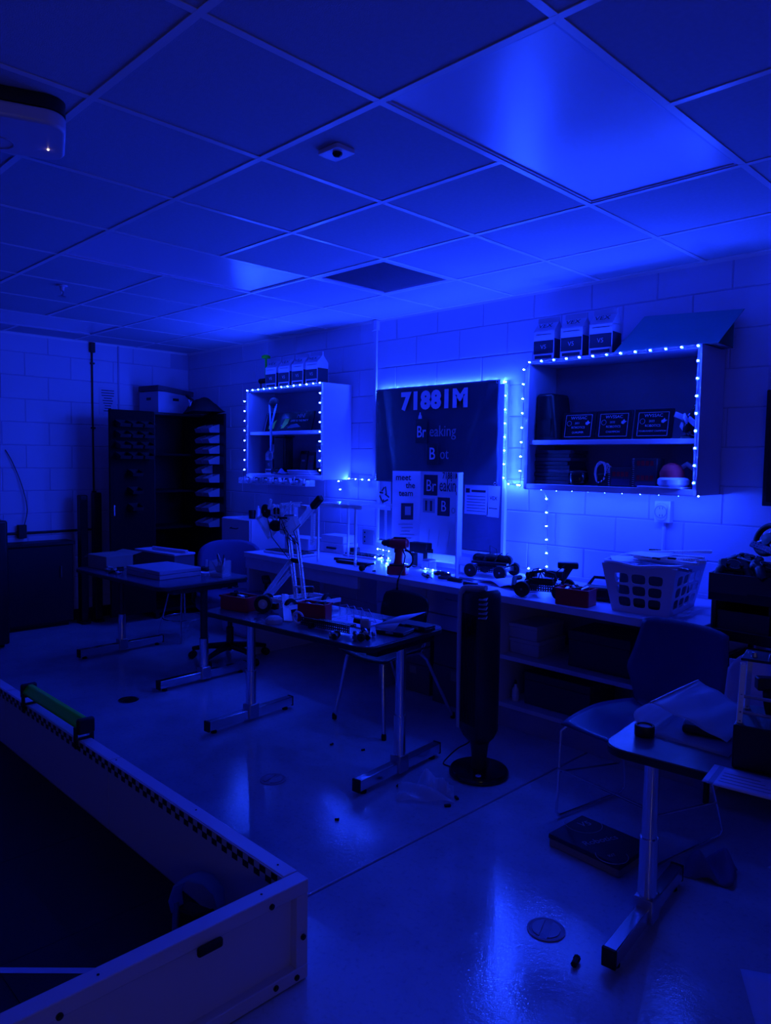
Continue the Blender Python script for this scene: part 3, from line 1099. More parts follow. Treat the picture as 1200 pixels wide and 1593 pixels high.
def crumple(sx, sy, h, seed, ph=0):
    rr = random.Random(seed)
    K = [(rr.uniform(3, 11), rr.uniform(3, 11), rr.uniform(0, 6)) for _ in range(5)]

    def fn(u, v):
        s = sum(math.sin(a * u + b_ * v + c) for a, b_, c in K) / 5
        s2 = sum(math.cos(b_ * u - a * v + c) for a, b_, c in K) / 5
        return ((u - .5) * sx + .025 * s2 * sx, (v - .5) * sy + .03 * s * sy, max(.002, h * (.45 + .9 * s) * (1 - .7 * max(abs(2 * u - 1), abs(2 * v - 1)) ** 3)))
    return fn


MB().grid(crumple(.26, .17, .075, 5), 18, 14).build('film', 'lexan', t, ang=12)
MB().grid(crumple(.15, .11, .12, 9), 14, 12).build('film_fold', 'lexan', t, ang=12, loc=(.03, .04, .006))
for (x, y, a) in ((.10, -.10, .3), (-.13, .08, 1.2), (.14, -.02, 2.)):
    MB().box((x, y, .006), (.03, .014, .010), a).build('scrap', 'black_rubber', t, bevel=.003)

# book-like kit box on the floor
t = thing('kit_box', 'flat dark printed box lying on the floor beside the right chair', 'box', (-1.40, 2.61, 0), R(-3))
MB().bb(-.155, .155, -.115, .115, .001, .032).build('tray', 'card_brown', t, bevel=.003)
MB().bb(-.158, .158, -.118, .118, .032, .052).build('lid', 'ink', t, bevel=.003)
for (cx, cy, r_, nm) in ((-.11, .055, .075, 'swirl_print'), (.10, -.075, .06, 'swirl_print')):
    MB().torus((cx, cy, .0515), r_, .0016, 'Z', 24, 5, R(-150), R(60)).build(nm, 'print_pale', t)
text('title_print', 'Robotics', 'print_pale', t, (.01, -.01, .0525), .045, rot=(0, 0, R(70)), ex=.0003)
text('title_print', 'V5', 'print_pale', t, (-.105, .06, .0525), .05, rot=(0, 0, R(70)), ex=.0003)
text('title_print', 'KIT', 'print_pale', t, (.10, -.075, .0525), .022, rot=(0, 0, R(70)), ex=.0003)

# white sheet bottom right
t = thing('loose_sheet', 'white paper sheet on the floor at the bottom right corner', 'paper', (-.593, 2.231, 0), R(-61))
MB().grid(lambda u, v: ((u - .5) * .28, (v - .5) * .216, .0015 + .006 * u * v), 6, 6).build('sheet', 'paper', t, solid=.0006)
# dark cloth bag and plastic scraps beside the right chair
t = thing('cloth_pouch', 'dark crumpled cloth pouch on the floor behind the right table leg', 'pouch', (-1.03, 2.77, 0), R(15))
MB().grid(crumple(.17, .15, .10, 21), 14, 12).build('cloth', 'chair_fabric', t, solid=.003, ang=180)
t = thing('plastic_scrap', 'pale crumpled plastic scrap on the floor under the right table', 'wrapper', (-.80, 2.98, 0))
MB().grid(crumple(.17, .10, .07, 31), 12, 9).build('film', 'lexan', t, ang=12)

# ================================================================== COMPETITION FIELD (lower left)
FX, FY, FH, FT = -1.632, 1.330, .305, .052
SEG = 1.22
t = thing('field_perimeter', 'pale metal robot field wall with a checkered strip, lower left', 'field wall', (0, 0, 0))


def field_seg(x0, x1, along):
    """panel between posts: outer frame, recessed sheet, inner sheet; along 'x' (far wall) or 'y' (right wall)"""
    def bx(mb, a, c, d0, d1, z0, z1):
        # d measured inwards from the outer face
        if along == 'x':
            mb.bb(a, c, FY - d1, FY - d0, z0, z1)
        else:
            mb.bb(FX - d1, FX - d0, a, c, z0, z1)
        return mb
    g = .003
    bx(MB(), x0 + g, x1 - g, 0, FT, FH - .042, FH).build('top_rail', 'field_wall', t, bevel=.003)
    bx(MB(), x0 + g, x1 - g, 0, FT, .004, .046).build('bottom_rail', 'field_wall', t, bevel=.003)
    bx(MB(), x0 + g, x0 + .045, .002, FT - .002, .046, FH - .042).build('post', 'field_wall', t, bevel=.002)
    bx(MB(), x1 - .045, x1 - g, .002, FT - .002, .046, FH - .042).build('post', 'field_wall', t, bevel=.002)
    bx(MB(), x0 + .045, x1 - .045, .030, .034, .046, FH - .042).build('sheet', 'field_wall', t)
    bx(MB(), x0 + g, x1 - g, FT, FT + .003, .03, FH - .002).build('inner_sheet', 'field_inner', t)


for k in range(3):
    field_seg(FX - SEG * (k + 1), FX - SEG * k - (.0 if k else FT + .002), 'x')
for k in range(3):
    field_seg(FY - SEG * (k + 1), FY - SEG * k, 'y')
# checkered strip along the top of the far wall's inner face (two rows)
chk = MB()
yc = FY - FT - .0034
k = 0
x = FX - FT - .03
while x > FX - 3 * SEG + .05:
    wq = .030
    for row in range(2):
        if (k + row) % 2 == 0:
            z1 = FH - .006 - row * .020
            chk.bb(x - wq, x, yc - .0006, yc + .0004, z1 - .020, z1)
    x -= wq
    k += 1
tag(chk.build('checker_print', 'print_dark', t, smooth=False), kind='stuff')
# bolts on the right wall's outer face and on the corner
for (y, z) in ((FY - .135, FH - .03), (FY - .022, .135), (FY - .12, .028), (FY - .045, .022), (FY - .72, FH - .035), (FY - .74, .03), (FY - 1.16, FH - .03)):
    MB().tube([(FX - .001, y, z), (FX + .004, y, z)], .0085, 12).tube([(FX + .004, y, z), (FX + .0065, y, z)], .005, 6).build('bolt', 'black_metal', t)
for (x, y) in ((FX - .12, FY - .025), (FX - .60, FY - .02), (FX - 1.2, FY - .03), (FX - .028, FY - .15), (FX - .024, FY - .62)):
    MB().lathe([(.0035, FH), (.0035, FH + .0015), (.002, FH + .002)], (x, y, 0), 8).build('rivet', 'black_metal', t)
MB().bb(FX + .001, FX + .016, FY - .375, FY - .30, FH - .062, FH - .035).build('latch', 'black_rubber', t, bevel=.01, seg=3)
# foam floor tiles
fo = thing('foam_floor', 'black foam floor tiles inside the robot field', 'floor mat', (0, 0, 0))
fk = 3 * SEG / 6
for i in range(6):
    for j in range(6):
        x1, y1 = FX - FT - .004 - i * .6, FY - FT - .004 - j * .6
        MB().bb(x1 - .598, x1, y1 - .598, y1, .001, .014).build('foam_tile', 'foam', fo)
t = thing('tape_line', 'white tape line stuck diagonally across the black field floor', 'tape', (-2.13, .82, .0145), R(46))
MB().bb(-1.6, .32, -.012, .012, 0, .001).build('strip', 'tape_white', t)

# green long tube clamp on the far field wall
t = thing('green_bar', 'bright green long bar with black end clamps on the field wall', 'bar', (-3.46, FY - .030, FH), 0)
L2 = .325
poly = [(-.036, .052), (-.036, .066), (-.010, .096), (.012, .096), (.034, .066), (.034, .050)]
mb = MB(Matrix(((0, 0, 1, 0), (1, 0, 0, 0), (0, 1, 0, 0), (0, 0, 0, 1))))
mb.prism(poly, -L2, L2)
mb.build('green_cover', 'green_plastic', t, bevel=.006, seg=3)
for s in (-1, 1):
    MB().bb(s * (L2 + .012) - .013, s * (L2 + .012) + .013, -.040, .036, .030, .10).build('end_cap', 'black_plastic', t, bevel=.010, seg=3)
    for yy in (-.036, .034):
        MB().bb(s * (L2 - .01) - .012, s * (L2 - .01) + .012, yy - .006, yy + .006, -.035, .058).build('clamp_leg', 'black_plastic', t, bevel=.003)
    MB().bb(s * (L2 - .01) - .010, s * (L2 - .01) + .010, -.04, .036, .001, .008).build('clamp_pad', 'black_rubber', t, bevel=.002)

# blue curved plastic loop standing in the field corner
t = thing('plastic_scoop', 'pale blue curved plastic scoop standing inside the field corner', 'scoop', (-2.02, 1.185, .0145), R(20))
t.scale = (.64, .64, .78)
path = [(-.12, 0, .085), (-.125, -.01, .14), (-.10, 0, .205), (-.03, .02, .235), (.05, .03, .232), (.12, .02, .205), (.15, 0, .165), (.152, -.01, .12)]
mb = MB()


def scoop(u, v):
    f = u * (len(path) - 1)
    i = min(int(f), len(path) - 2)
    p = lerp(path[i], path[i + 1], f - i)
    wd = .10 * (.55 + .45 * math.sin(PI * min(1, .25 + u * .8)))
    return (p[0], p[1] + (v - .5) * wd, p[2] - .02 * (v - .5) ** 2)


MB().grid(scoop, 28, 4).build('band', 'blue_film', t, solid=.006, ang=180)
MB().bb(-.09, .10, -.03, .05, .001, .10).build('motor_block', 'black_plastic', t, bevel=.012)
MB().tube([(.02, -.055, .10), (.14, -.05, .15)], .012, 8).build('shaft', 'black_rubber', t)
MB().tube([(-.11, -.03, .001), (-.12, -.01, .11)], .016, 10).build('support', 'blue_plastic', t)
MB().tube([(.13, .0, .001), (.15, -.005, .13)], .012, 10).build('support', 'black_plastic', t)

# ================================================================== BLACK STORAGE CABINET, LEFT CORNER
t = thing('storage_cabinet', 'tall black steel cabinet with open doors full of parts bins', 'cabinet', (XL + .03, 3.35, 0))
cw, cdp, ch = .56, .45, 1.955
MB().bb(0, .02, 0, cw, .06, ch).build('back_panel', 'black_metal', t)
MB().bb(.02, cdp, 0, .02, .06, ch).build('side_panel', 'black_metal', t, bevel=.002)
MB().bb(.02, cdp, cw - .02, cw, .06, ch).build('side_panel', 'black_metal', t, bevel=.002)
MB().bb(.02, cdp, .02, cw - .02, ch - .025, ch).build('top_panel', 'black_metal', t, bevel=.002)
MB().bb(.02, cdp, .02, cw - .02, .06, .09).build('bottom_panel', 'black_metal', t)
for z in (.5, .85, 1.2, 1.55):
    MB().bb(.02, cdp - .06, .02, cw - .02, z, z + .02).build('shelf', 'matte_black', t)
for x in (.03, cdp - .05):
    for y in (.02, cw - .06):
        MB().bb(x, x + .04, y, y + .04, .001, .06).build('foot', 'black_metal', t)
# left door swung flat, parallel to the wall; right door swung out square
dl = MB().bb(cdp, cdp + .025, -.43, 0, .08, ch).build('door', 'matte_black', t, bevel=.003)
dr = MB().bb(cdp + .005, cdp + .36, cw - .025, cw, .08, ch).build('door', 'black_metal', t, bevel=.003)
MB().bb(cdp + .010, cdp + .030, -.40, -.385, 1.0, 1.10).build('door_handle', 'chrome', dl, bevel=.003)


def parts_bin(parent, loc, rz, material, w_=.10, nm='parts_bin'):
    """hanging bin, open scooped front facing local -y"""
    mb = MB()
    h, d = .062, .10
    e = .003
    side = [(0, 0), (-d, 0), (-d - .012, .026), (-d * .72, h * .70), (0, h)]
    for s in (-w_ / 2, w_ / 2 - e):
        n = len(side)
        vs = [(s, y, z) for y, z in side] + [(s + e, y, z) for y, z in side]
        mb.add(vs, [tuple(range(n)), tuple(range(n, 2 * n))[::-1]] + [(k, n + k, n + (k + 1) % n, (k + 1) % n) for k in range(n)])
    mb.bb(-w_ / 2 + e, w_ / 2 - e, -d, 0, 0, e)
    mb.add([(-w_ / 2, -d, 0), (w_ / 2, -d, 0), (w_ / 2, -d - .012, .03), (-w_ / 2, -d - .012, .03), (-w_ / 2, -d + e, 0), (w_ / 2, -d + e, 0), (w_ / 2, -d - .012 + e, .03), (-w_ / 2, -d - .012 + e, .03)],
           [(0, 1, 2, 3), (5, 4, 7, 6), (3, 2, 6, 7), (0, 3, 7, 4), (1, 5, 6, 2)])
    mb.bb(-w_ / 2 + e, w_ / 2 - e, -e, 0, 0, h)
    o = mb.build(nm, material, parent, smooth=False, loc=loc)
    o.rotation_euler = (0, 0, rz)
    return o


# bins on the left door (facing +x) : rz = 90 deg
BL = 'bins hanging inside the black cabinet doors'
zrow = [1.80, 1.705, 1.61, 1.515, 1.36, 1.20, 1.05]
for r_, z in enumerate(zrow):
    for k, y in enumerate((-.33, -.215, -.10)):
        if r_ > 3 and k != 1:
            continue
        parts_bin(dl, (cdp + .027, y, z), PI / 2, 'bin_black')
zrow2 = [1.775, 1.675, 1.575, 1.475, 1.385, 1.30, 1.165, 1.02, .875]
for r_, z in enumerate(zrow2):
    for k, x in enumerate((cdp + .10, cdp + .225)):
        if r_ == 4 and k == 1:
            continue
        parts_bin(dr, (x, cw - .027, z), 0, 'bin_pale', w_=.120).scale = (1, 1.1, 1.3)
# box and bag on the cabinet
t = thing('file_box', 'white cardboard file box with lid coloured as inner shade and hand hole on top of the black cabinet', 'box', (-6.70, 3.62, 1.956), R(8))
MB().bb(-.15, .15, -.20, .20, 0, .20).build('body', 'card_white', t, bevel=.003)
MB().box((0, .0, .215), (.315, .415, .05), M=Matrix.Rotation(R(-5), 4, 'X')).build('lid', 'card_dark', t, bevel=.004)  # dark card stands in for shade inside the open box
MB().bb(-.035, .035, -.2015, -.199, .12, .145).build('hand_hole', 'black_plastic', t, bevel=.001)
MB().bb(.149, .1515, -.035, .035, .12, .145).build('hand_hole', 'black_plastic', t, bevel=.001)
t = thing('duffel_bag', 'black soft bag slumped on top of the cabinet over its right door', 'bag', (-6.23, 3.75, 1.958), R(-20))
MB().grid(lambda u, v: ((u - .5) * .56 * (1 - .1 * math.sin(3 * v)), (v - .5) * .30, .002 + .17 * (math.sin(PI * u) ** .7) * (math.sin(PI * v) ** .6) * (1 - .35 * u) + .008 * math.sin(17 * u + 9 * v) * math.sin(PI * u) * math.sin(PI * v)), 20, 12).build('body', 'black_fabric', t, ang=180)
MB().tube([(-.12, -.10, .13), (-.06, -.15, .16), (.04, -.15, .15), (.10, -.10, .09)], .010, 8).build('strap', 'black_fabric', t)
for k in range(4):
    MB().tube([(.06 + .03 * k, -.14, .05 + .012 * k), (.11 + .02 * k, -.155, .11 - .02 * k)], .004, 6).build('buckle', 'white_plastic', t)

# things by the left wall
t = thing('low_cabinet', 'low black cabinet against the left block wall', 'cabinet', (XL + .02, 1.05, 0))
MB().bb(0, .17, 0, 1.66, .03, .74).build('body', 'black_plastic', t, bevel=.004)
MB().bb(0, .20, -.01, 1.67, .74, .77).build('top_panel', 'black_plastic', t, bevel=.004)
for a in (.01, .84):
    d = MB().bb(.17, .188, a, a + .81, .05, .73).build('door', 'black_plastic', t, bevel=.003)
    MB().tube([(.19, a + .70, .45), (.205, a + .70, .45), (.205, a + .70, .55), (.19, a + .70, .55)], .004, 6).build('handle', 'grey_metal', d)
MB().bb(.02, .15, .03, 1.62, .001, .03).build('plinth', 'black_rubber', t)
for k, (y, h) in enumerate(((2.80, 1.18), (2.93, 1.20))):
    t = thing('speaker_tower', ('slim black speaker tower beside the wall conduit, nearer the low cabinet', 'slim black speaker tower beside the wall conduit, nearer the black steel cabinet')[k], 'speaker', (-6.74, y, 0), group='slim black speaker towers')
    MB().bb(-.04, .04, -.035, .035, .02, h).build('body', 'black_plastic', t, bevel=.010, seg=3)
    MB().bb(.040, .044, -.030, .030, .10, h - .04).build('grille', 'black_fabric', t)
    MB().prism(rrect(.16, .09, .03), .001, .02).build('foot', 'black_plastic', t)
t = thing('black_case', 'tall black case standing at the left edge against the wall', 'case', (-6.40, 1.855, 0))
MB().bb(-.18, .18, -.14, .14, .03, 1.02).build('body', 'black_plastic', t, bevel=.02, seg=3)
MB().tube([(-.06, 0, 1.02), (-.06, 0, 1.06), (.06, 0, 1.06), (.06, 0, 1.02)], .010, 8).build('handle', 'black_rubber', t)
for y in (-.10, .10):
    MB().tube([(.11, y - .012, .030), (.11, y + .012, .030)], .029, 12).build('wheel', 'black_rubber', t)

# white file cabinet between steel cabinet and worktop
t = thing('file_cabinet', 'small pale drawer cabinet left of the worktop behind the office chair', 'cabinet', (-5.40, 3.72, 0))
MB().bb(-.22, .22, -.15, .25, .001, 1.02).build('body', 'laminate', t, bevel=.004)
for k in range(4):
    d = MB().bb(-.21, .21, -.165, -.15, .03 + k * .25, .265 + k * .25).build('drawer', 'laminate', t, bevel=.004)
    MB().tube([(-.05, -.168, .19 + k * .25), (-.05, -.185, .185 + k * .25), (.05, -.185, .185 + k * .25), (.05, -.168, .19 + k * .25)], .005, 6).build('handle', 'black_plastic', d)
t = thing('marker_cup', 'dark cup with a pale bottle on top of the small drawer cabinet', 'cup', (-5.30, 3.66, 1.021))
MB().lathe([(.028, 0), (.03, .07), (.026, .07), (.024, .004), (0, .004)], n=16).build('cup', 'black_plastic', t)
MB().lathe([(.018, .0), (.018, .08), (.008, .095), (.008, .11)], (.06, .02, 0), 14).build('bottle', 'white_plastic', t)

# ================================================================== CABINET TOPS
def carton_gable(label, loc, group, rz=0):
    t = thing('gable_carton', label, 'box', loc, rz, group=group)
    w_, d, h, hg = .135, .12, .17, .255
    MB().bb(-w_ / 2, w_ / 2, -d / 2, d / 2, 0, h).build('body', 'card_white', t, bevel=.002)
    prof = [(-d / 2, h), (d / 2, h), (.006, hg - .03), (.004, hg), (-.004, hg), (-.006, hg - .03)]
    mb = MB()
    n = len(prof)
    vs = [(-w_ / 2, y, z) for y, z in prof] + [(w_ / 2, y, z) for y, z in prof]
    mb.add(vs, [tuple(range(n)), tuple(range(n, 2 * n))[::-1]] + [(k, n + k, n + (k + 1) % n, (k + 1) % n) for k in range(n)])
    mb.build('gable_top', 'card_white', t)
    MB().bb(-w_ / 2 + .004, w_ / 2 - .004, -d / 2 - .0012, -d / 2, .04, .115).build('label_panel', 'ink', t)
    MB().bb(w_ / 2, w_ / 2 + .0012, -d / 2 + .004, d / 2 - .004, .0, .125).build('side_print', 'ink', t)
    text('brand_print', 'V5', 'print_pale', t, (0, -d / 2 - .002, .078), .035, ex=.0003)
    MB().bb(-.055, .055, -d / 2 - .0012, -d / 2, .012, .030).build('caption_print', 'ink', t)
    o = text('brand_print', 'VEX', 'ink', t, (0, -d / 2 + .017, .203), .042, rot=(R(52), 0, 0), ex=.0003, sx=1.2)
    MB().bb(-.05, .05, -.0012, 0, -.001, .001).build('caption_print', 'ink', t, loc=(0, -d / 2 - .0005, .150))
    return t


LG = ['leftmost of the four gable cartons on the left cabinet', 'second from left of the four gable cartons on the left cabinet', 'third from left of the four gable cartons on the left cabinet', 'rightmost of the four gable cartons on the left cabinet']
for k in range(4):
    carton_gable('white ' + LG[k], (-5.155 + k * .18, 3.80, CZ1 + .001), 'gable cartons on the left cabinet', R(4))
LG = ['leftmost of the three gable cartons on the right cabinet', 'middle one of the three gable cartons on the right cabinet', 'gable carton on the right cabinet, next to the sloping teal box']
for k in range(3):
    carton_gable('white ' + LG[k], (-2.475 + k * .183, 3.80, CZ1 + .001), 'gable cartons on the right cabinet', R(4))
# green trophy-like rod and bar
t = thing('green_rod', 'green upright rod with a disc top on the left cabinet', 'rod', (-5.32, 3.80, CZ1 + .001))
MB().prism(rrect(.15, .05, .01), 0, .012).build('base', 'green_plastic', t, bevel=.003)
MB().tube([(.02, 0, .012), (.02, 0, .27)], .009, 10).build('rod', 'green_plastic', t)
MB().lathe([(.0, .262), (.038, .266), (.038, .285), (.02, .295), (0, .295)], (.02, 0, 0), 18).build('disc', 'green_plastic', t)
MB().tube([(-.05, -.01, .075), (.08, -.01, .075)], .022, 10).build('roller', 'black_rubber', t)
MB().tube([(-.04, -.01, .012), (-.04, -.01, .06)], .006, 8).build('stand', 'black_plastic', t)
# teal wedge box
t = thing('sloping_box', 'dark teal open carton with a sloping lid on the right cabinet', 'box', (-1.70, 3.83, CZ1 + .001), R(2))
MB().add([(-.30, -.125, .0), (.24, -.125, .0), (.28, .10, .19), (-.24, .10, .215), (-.30, -.119, .0), (.24, -.119, .0), (.28, .106, .19), (-.24, .106, .215)],
         [(0, 1, 2, 3), (7, 6, 5, 4), (0, 4, 5, 1), (1, 5, 6, 2), (2, 6, 7, 3), (3, 7, 4, 0)]).build('sloping_lid', 'teal_card', t)
MB().bb(-.28, .23, .108, .114, 0, .16).build('back_wall', 'teal_card', t)
MB().bb(-.28, .23, -.10, .108, 0, .006).build('base', 'card_dark', t)
MB().add([(-.275, -.11, .006), (-.275, .10, .006), (-.245, .10, .19), (-.270, -.11, .006), (-.270, .10, .006), (-.240, .10, .19)], [(0, 1, 2), (5, 4, 3), (0, 3, 4, 1), (1, 4, 5, 2), (2, 5, 3, 0)]).build('end_flap', 'card_dark', t)

# ================================================================== RIGHT CABINET CONTENTS
z = RSZ + .001
t = thing('black_case_small', 'black rounded speaker-like case at the left end of the upper right-cabinet shelf', 'case', (-2.465, 3.86, z))
mb = MB()
mb.add([(-.065, -.10, 0), (.085, -.10, 0), (.085, .10, 0), (-.065, .10, 0), (-.065, -.09, .275), (.045, -.09, .275), (.045, .10, .275), (-.065, .10, .275)], [(0, 3, 2, 1), (4, 5, 6, 7), (0, 1, 5, 4), (1, 2, 6, 5), (2, 3, 7, 6), (3, 0, 4, 7)])
mb.build('body', 'black_plastic', t, bevel=.018, seg=3)
MB().bb(-.05, .045, -.1015, -.0985, .03, .12).build('front_grille', 'black_fabric', t)
PL = ['left award plaque on the upper shelf, half in shade', 'middle award plaque of three on the upper shelf', 'right award plaque of three, beside the glass trophy']
for k, x in enumerate((-2.268, -2.048, -1.820)):
    w_, h = .215, .165
    t = thing('plaque', PL[k], 'plaque', (x, 3.80, z), rot=(R(-9), 0, 0), group='award plaques')
    MB().bb(-w_ / 2, w_ / 2, 0, .016, .0, h).build('board', 'black_gloss', t, bevel=.003)
    mb = MB()
    bw = .085
    for (a, c, d, e) in ((-bw, bw, .018, .0205), (-bw, bw, h - .0205, h - .018), (-bw, -bw + .0025, .018, h - .018), (bw - .0025, bw, .018, h - .018)):
        mb.bb(a, c, -.0012, 0, d, e)
    mb.build('gilt_border', 'print_pale', t)
    text('engraving', 'WVSSAC', 'print_pale', t, (0, -.001, .128), .024, ex=.0002, sx=1.1)
    text('engraving', ('2021', '2022', '2023')[k], 'print_pale', t, (-.008, -.001, .098), .016, ex=.0002)
    text('engraving', 'ROBOTICS', 'print_pale', t, (0, -.001, .073), .018, ex=.0002)
    text('engraving', ('QUALIFIER', 'CHAMPION', 'TOURNAMENT CHAMPION')[k], 'print_pale', t, (0, -.001, .044), (.016, .016, .0125)[k], ex=.0002)
    o = MB().prism([(-.012, -.008), (.0, -.012), (.010, -.004), (.020, .004), (.008, .006), (.004, .016), (-.004, .006), (-.012, .004)], 0, .001).build('state_outline', 'print_pale', t, loc=(.058, -.0012, .098))
    o.rotation_euler = (PI / 2, 0, 0)
    MB().torus((-.060, -.001, .098), .014, .0011, 'Y', 20, 5).build('seal', 'print_pale', t)
t = thing('bottle_trophy', 'glass trophy with a dark bottle neck at the right end of the upper shelf', 'trophy', (-1.635, 3.82, z))
mb = MB(Matrix.Rotation(R(14), 4, 'Y'))
mb.lathe([(.032, .03), (.036, .05), (.036, .11), (.012, .165), (.010, .205), (.012, .208)], n=18)
mb.build('bottle', 'black_gloss', t)
MB().lathe([(.045, 0), (.04, .012), (.012, .02), (.010, .03)], n=18).build('foot', 'black_plastic', t)
rr = random.Random(4)
for k in range(7):
    a = rr.uniform(0, 6.28)
    MB().box((.035 * math.cos(a) + .01, .03 * math.sin(a) - .03, .045 + .014 * k), (.06, .010, .028), M=Matrix.Rotation(a, 4, 'Z') @ Matrix.Rotation(rr.uniform(-.9, .9), 4, 'Y')).build('glass_shard', 'frost_plastic', t, bevel=.002)
z = CZ0 + .031
t = thing('board_stack', 'stack of thin dark boards on the lower right-cabinet shelf', 'boards', (-2.415, 3.87, z))
for k in range(9):
    MB().box((rr.uniform(-.008, .008), rr.uniform(-.006, .006), .0115 + k * .0222), (.235, .19, .021), rr.uniform(-.03, .03)).build('board', 'bin_dark' if k % 3 else 'card_dark', t, bevel=.002)
t = thing('glass_jar', 'dark glass bowl-shaped jar beside the stack of boards', 'jar', (-2.235, 3.78, z))
MB().lathe([(.03, .0), (.052, .012), (.056, .04), (.05, .068), (.048, .072), (.046, .066), (.05, .04), (.046, .014), (0, .006)], n=24).build('bowl', 'black_gloss', t)
MB().lathe([(.049, .072), (.05, .078), (.01, .084), (0, .084)], n=24).build('lid', 'bin_dark', t)
t = thing('cable_bundle', 'bundle of white cables heaped on the lower right-cabinet shelf', 'cables', (-2.085, 3.77, z))
for k in range(7):
    pts = []
    for i in range(24):
        a = i / 23 * 2 * PI * 1.5 + k
        pts.append((.045 * math.cos(a) * (1 - .2 * k / 7) + .01 * math.sin(3 * a + k), .02 * math.sin(2 * a + k), .075 + .055 * math.sin(a) + .006 * math.sin(5 * a + k)))
    MB().tube(pts, .0035, 6).build('cable', 'white_plastic', t)
MB().box((.02, .01, .035), (.075, .06, .07)).build('adapter', 'black_plastic', t, bevel=.006)
MB().tube(smooth([(.02, -.01, .11), (.04, -.01, .125), (.055, 0, .09)]), .003, 6).build('cable', 'white_plastic', t)


def kit_case(label, loc, w_, h, sd, spiral=True):
    t = thing('game_case', label, 'case', loc, R(3))
    MB().bb(-w_ / 2, w_ / 2, -.05, .05, 0, h).build('body', 'bin_dark', t, bevel=.003)
    n = 2 if h > .11 else 1
    for k in range(n):
        zz = h * (k + .62) / n
        for q in range(4):
            MB().bb(-w_ / 2 + .016 + q * .024, -w_ / 2 + .034 + q * .024, -.0515, -.0495, zz - .010, zz + .016).build('red_print', 'red_plastic', t)
    MB().bb(-w_ / 2 + .010, w_ / 2 - .01, -.0515, -.0495, .008, h / n * .40).build('blue_panel', 'navy_plastic', t)
    if spiral:
        for k in range(int(h / .011)):
            MB().torus((-w_ / 2 - .004, -.048, .008 + k * .011), .005, .0013, 'Z', 8, 4).build('spiral_ring', 'white_metal', t)
    return t


kit_case('shorter dark spiral-bound case with red print beside the cable bundle', (-1.965, 3.80, z), .125, .105, 1)
kit_case('taller dark spiral-bound case with red print beside the red hat', (-1.825, 3.80, z), .125, .155, 2)
t = thing('red_hat', 'red hat with a white brim on the lower right-cabinet shelf', 'hat', (-1.675, 3.765, z + .012))
MB().lathe([(.068, .0), (.078, .010), (.078, .034), (.068, .044), (.05, .046)], n=28).build('brim', 'white_plastic', t)
MB().lathe([(.060, .044), (.062, .07), (.045, .105), (.015, .12), (0, .121)], (-.008, 0, 0), 24).build('crown', 'red_cloth', t)
MB().tube([(.03, .02, .095), (.06, .02, .115), (.10, .02, .09), (.125, .02, .06)], .013, 10, r_list=[.012, .014, .013, .010]).build('tail', 'frost_plastic', t)
t = thing('paper_pad', 'white sheets under the red hat on the cabinet shelf', 'paper', (-1.72, 3.765, z))
MB().prism(rrect(.24, .15, .01), 0, .010).build('sheets', 'paper', t, bevel=.002)

# ================================================================== LEFT CABINET CONTENTS
z = LSZ + .001
t = thing('award_sign', 'long dark award sign with lime swoosh on the upper left-cabinet shelf', 'sign', (-5.07, 3.86, z), rot=(R(-14), 0, R(2)))
MB().bb(-.335, .30, 0, .010, 0, .175).build('board', 'black_gloss', t, bevel=.002)
o = MB().prism([(-.27, .03), (-.20, .03), (-.19, .075), (-.175, .11), (-.20, .10), (-.235, .065), (-.27, .06)], 0, .0012).build('lime_print', 'lime_print', t, loc=(0, -.001, 0))
o.rotation_euler = (PI / 2, 0, 0)
o = MB().prism([(-.10, .03), (-.065, .035), (-.02, .075), (-.01, .115), (-.065, .115), (-.085, .075)], 0, .0012).build('lime_print', 'lime_print', t, loc=(0, -.001, 0))
o.rotation_euler = (PI / 2, 0, 0)
o = MB().prism([(-.02, .03), (.16, .04), (.10, .07), (.02, .062)], 0, .0010).build('blue_print', 'navy_plastic', t, loc=(0, -.001, 0))
o.rotation_euler = (PI / 2, 0, 0)
text('lettering', 'MINI', 'print_pale', t, (.135, -.002, .135), .050, ex=.0003, shear=.2)
text('lettering', 'LATE TO THE PARTY', 'print_pale', t, (.125, -.002, .095), .024, ex=.0003, shear=.2)
MB().bb(-.33, -.318, -.0015, 0, .01, .17).build('pale_stripe', 'print_pale', t)
t = thing('medal', 'medal on a blue ribbon hanging over the left-cabinet shelf', 'medal', (-5.075, 3.69, 0), R(0))
for s in (-1, 1):
    MB().add([(s * .045 - .012, .02, 1.985), (s * .045 + .012, .02, 1.985), (.012 + s * .006, .0, 1.80), (-.012 + s * .006, .0, 1.80), (-.010 + s * .004, .001, 1.60), (.010 + s * .004, .001, 1.60)], [(0, 1, 2, 3), (3, 2, 5, 4)]).build('ribbon', 'ribbon', t, solid=.0012)
MB().torus((0, 0, 1.592), .008, .0018, 'Y', 14, 5).build('ring', 'chrome', t)
MB(Matrix.Translation((0, 0, 1.553)) @ Matrix.Rotation(PI / 2, 4, 'X')).lathe([(.030, -.003), (.032, 0), (.030, .003), (.024, .002), (0, .002)], n=28).build('disc', 'silver', t)
MB().sphere((.0, .03, 2.0), .055, 14, (1.1, .5, .8)).build('hook_knot', 'black_fabric', t)
z = CZ0 + .031
t = thing('black_statue', 'tall black trophy column on the lower left-cabinet shelf', 'trophy', (-5.10, 3.84, z))
MB().bb(-.085, .085, -.07, .07, 0, .04).build('base', 'black_gloss', t, bevel=.004)
MB().bb(-.075, .075, -.05, .05, .04, .31).build('column', 'black_gloss', t, bevel=.012)
MB().bb(-.075, .09, -.055, .05, .31, .325).build('cap', 'black_gloss', t, bevel=.003)
t = carton_gable('white gable carton inside the left cabinet on its lower shelf', (-5.265, 3.86, z), None)
t.scale = (.75, .9, 1.0)
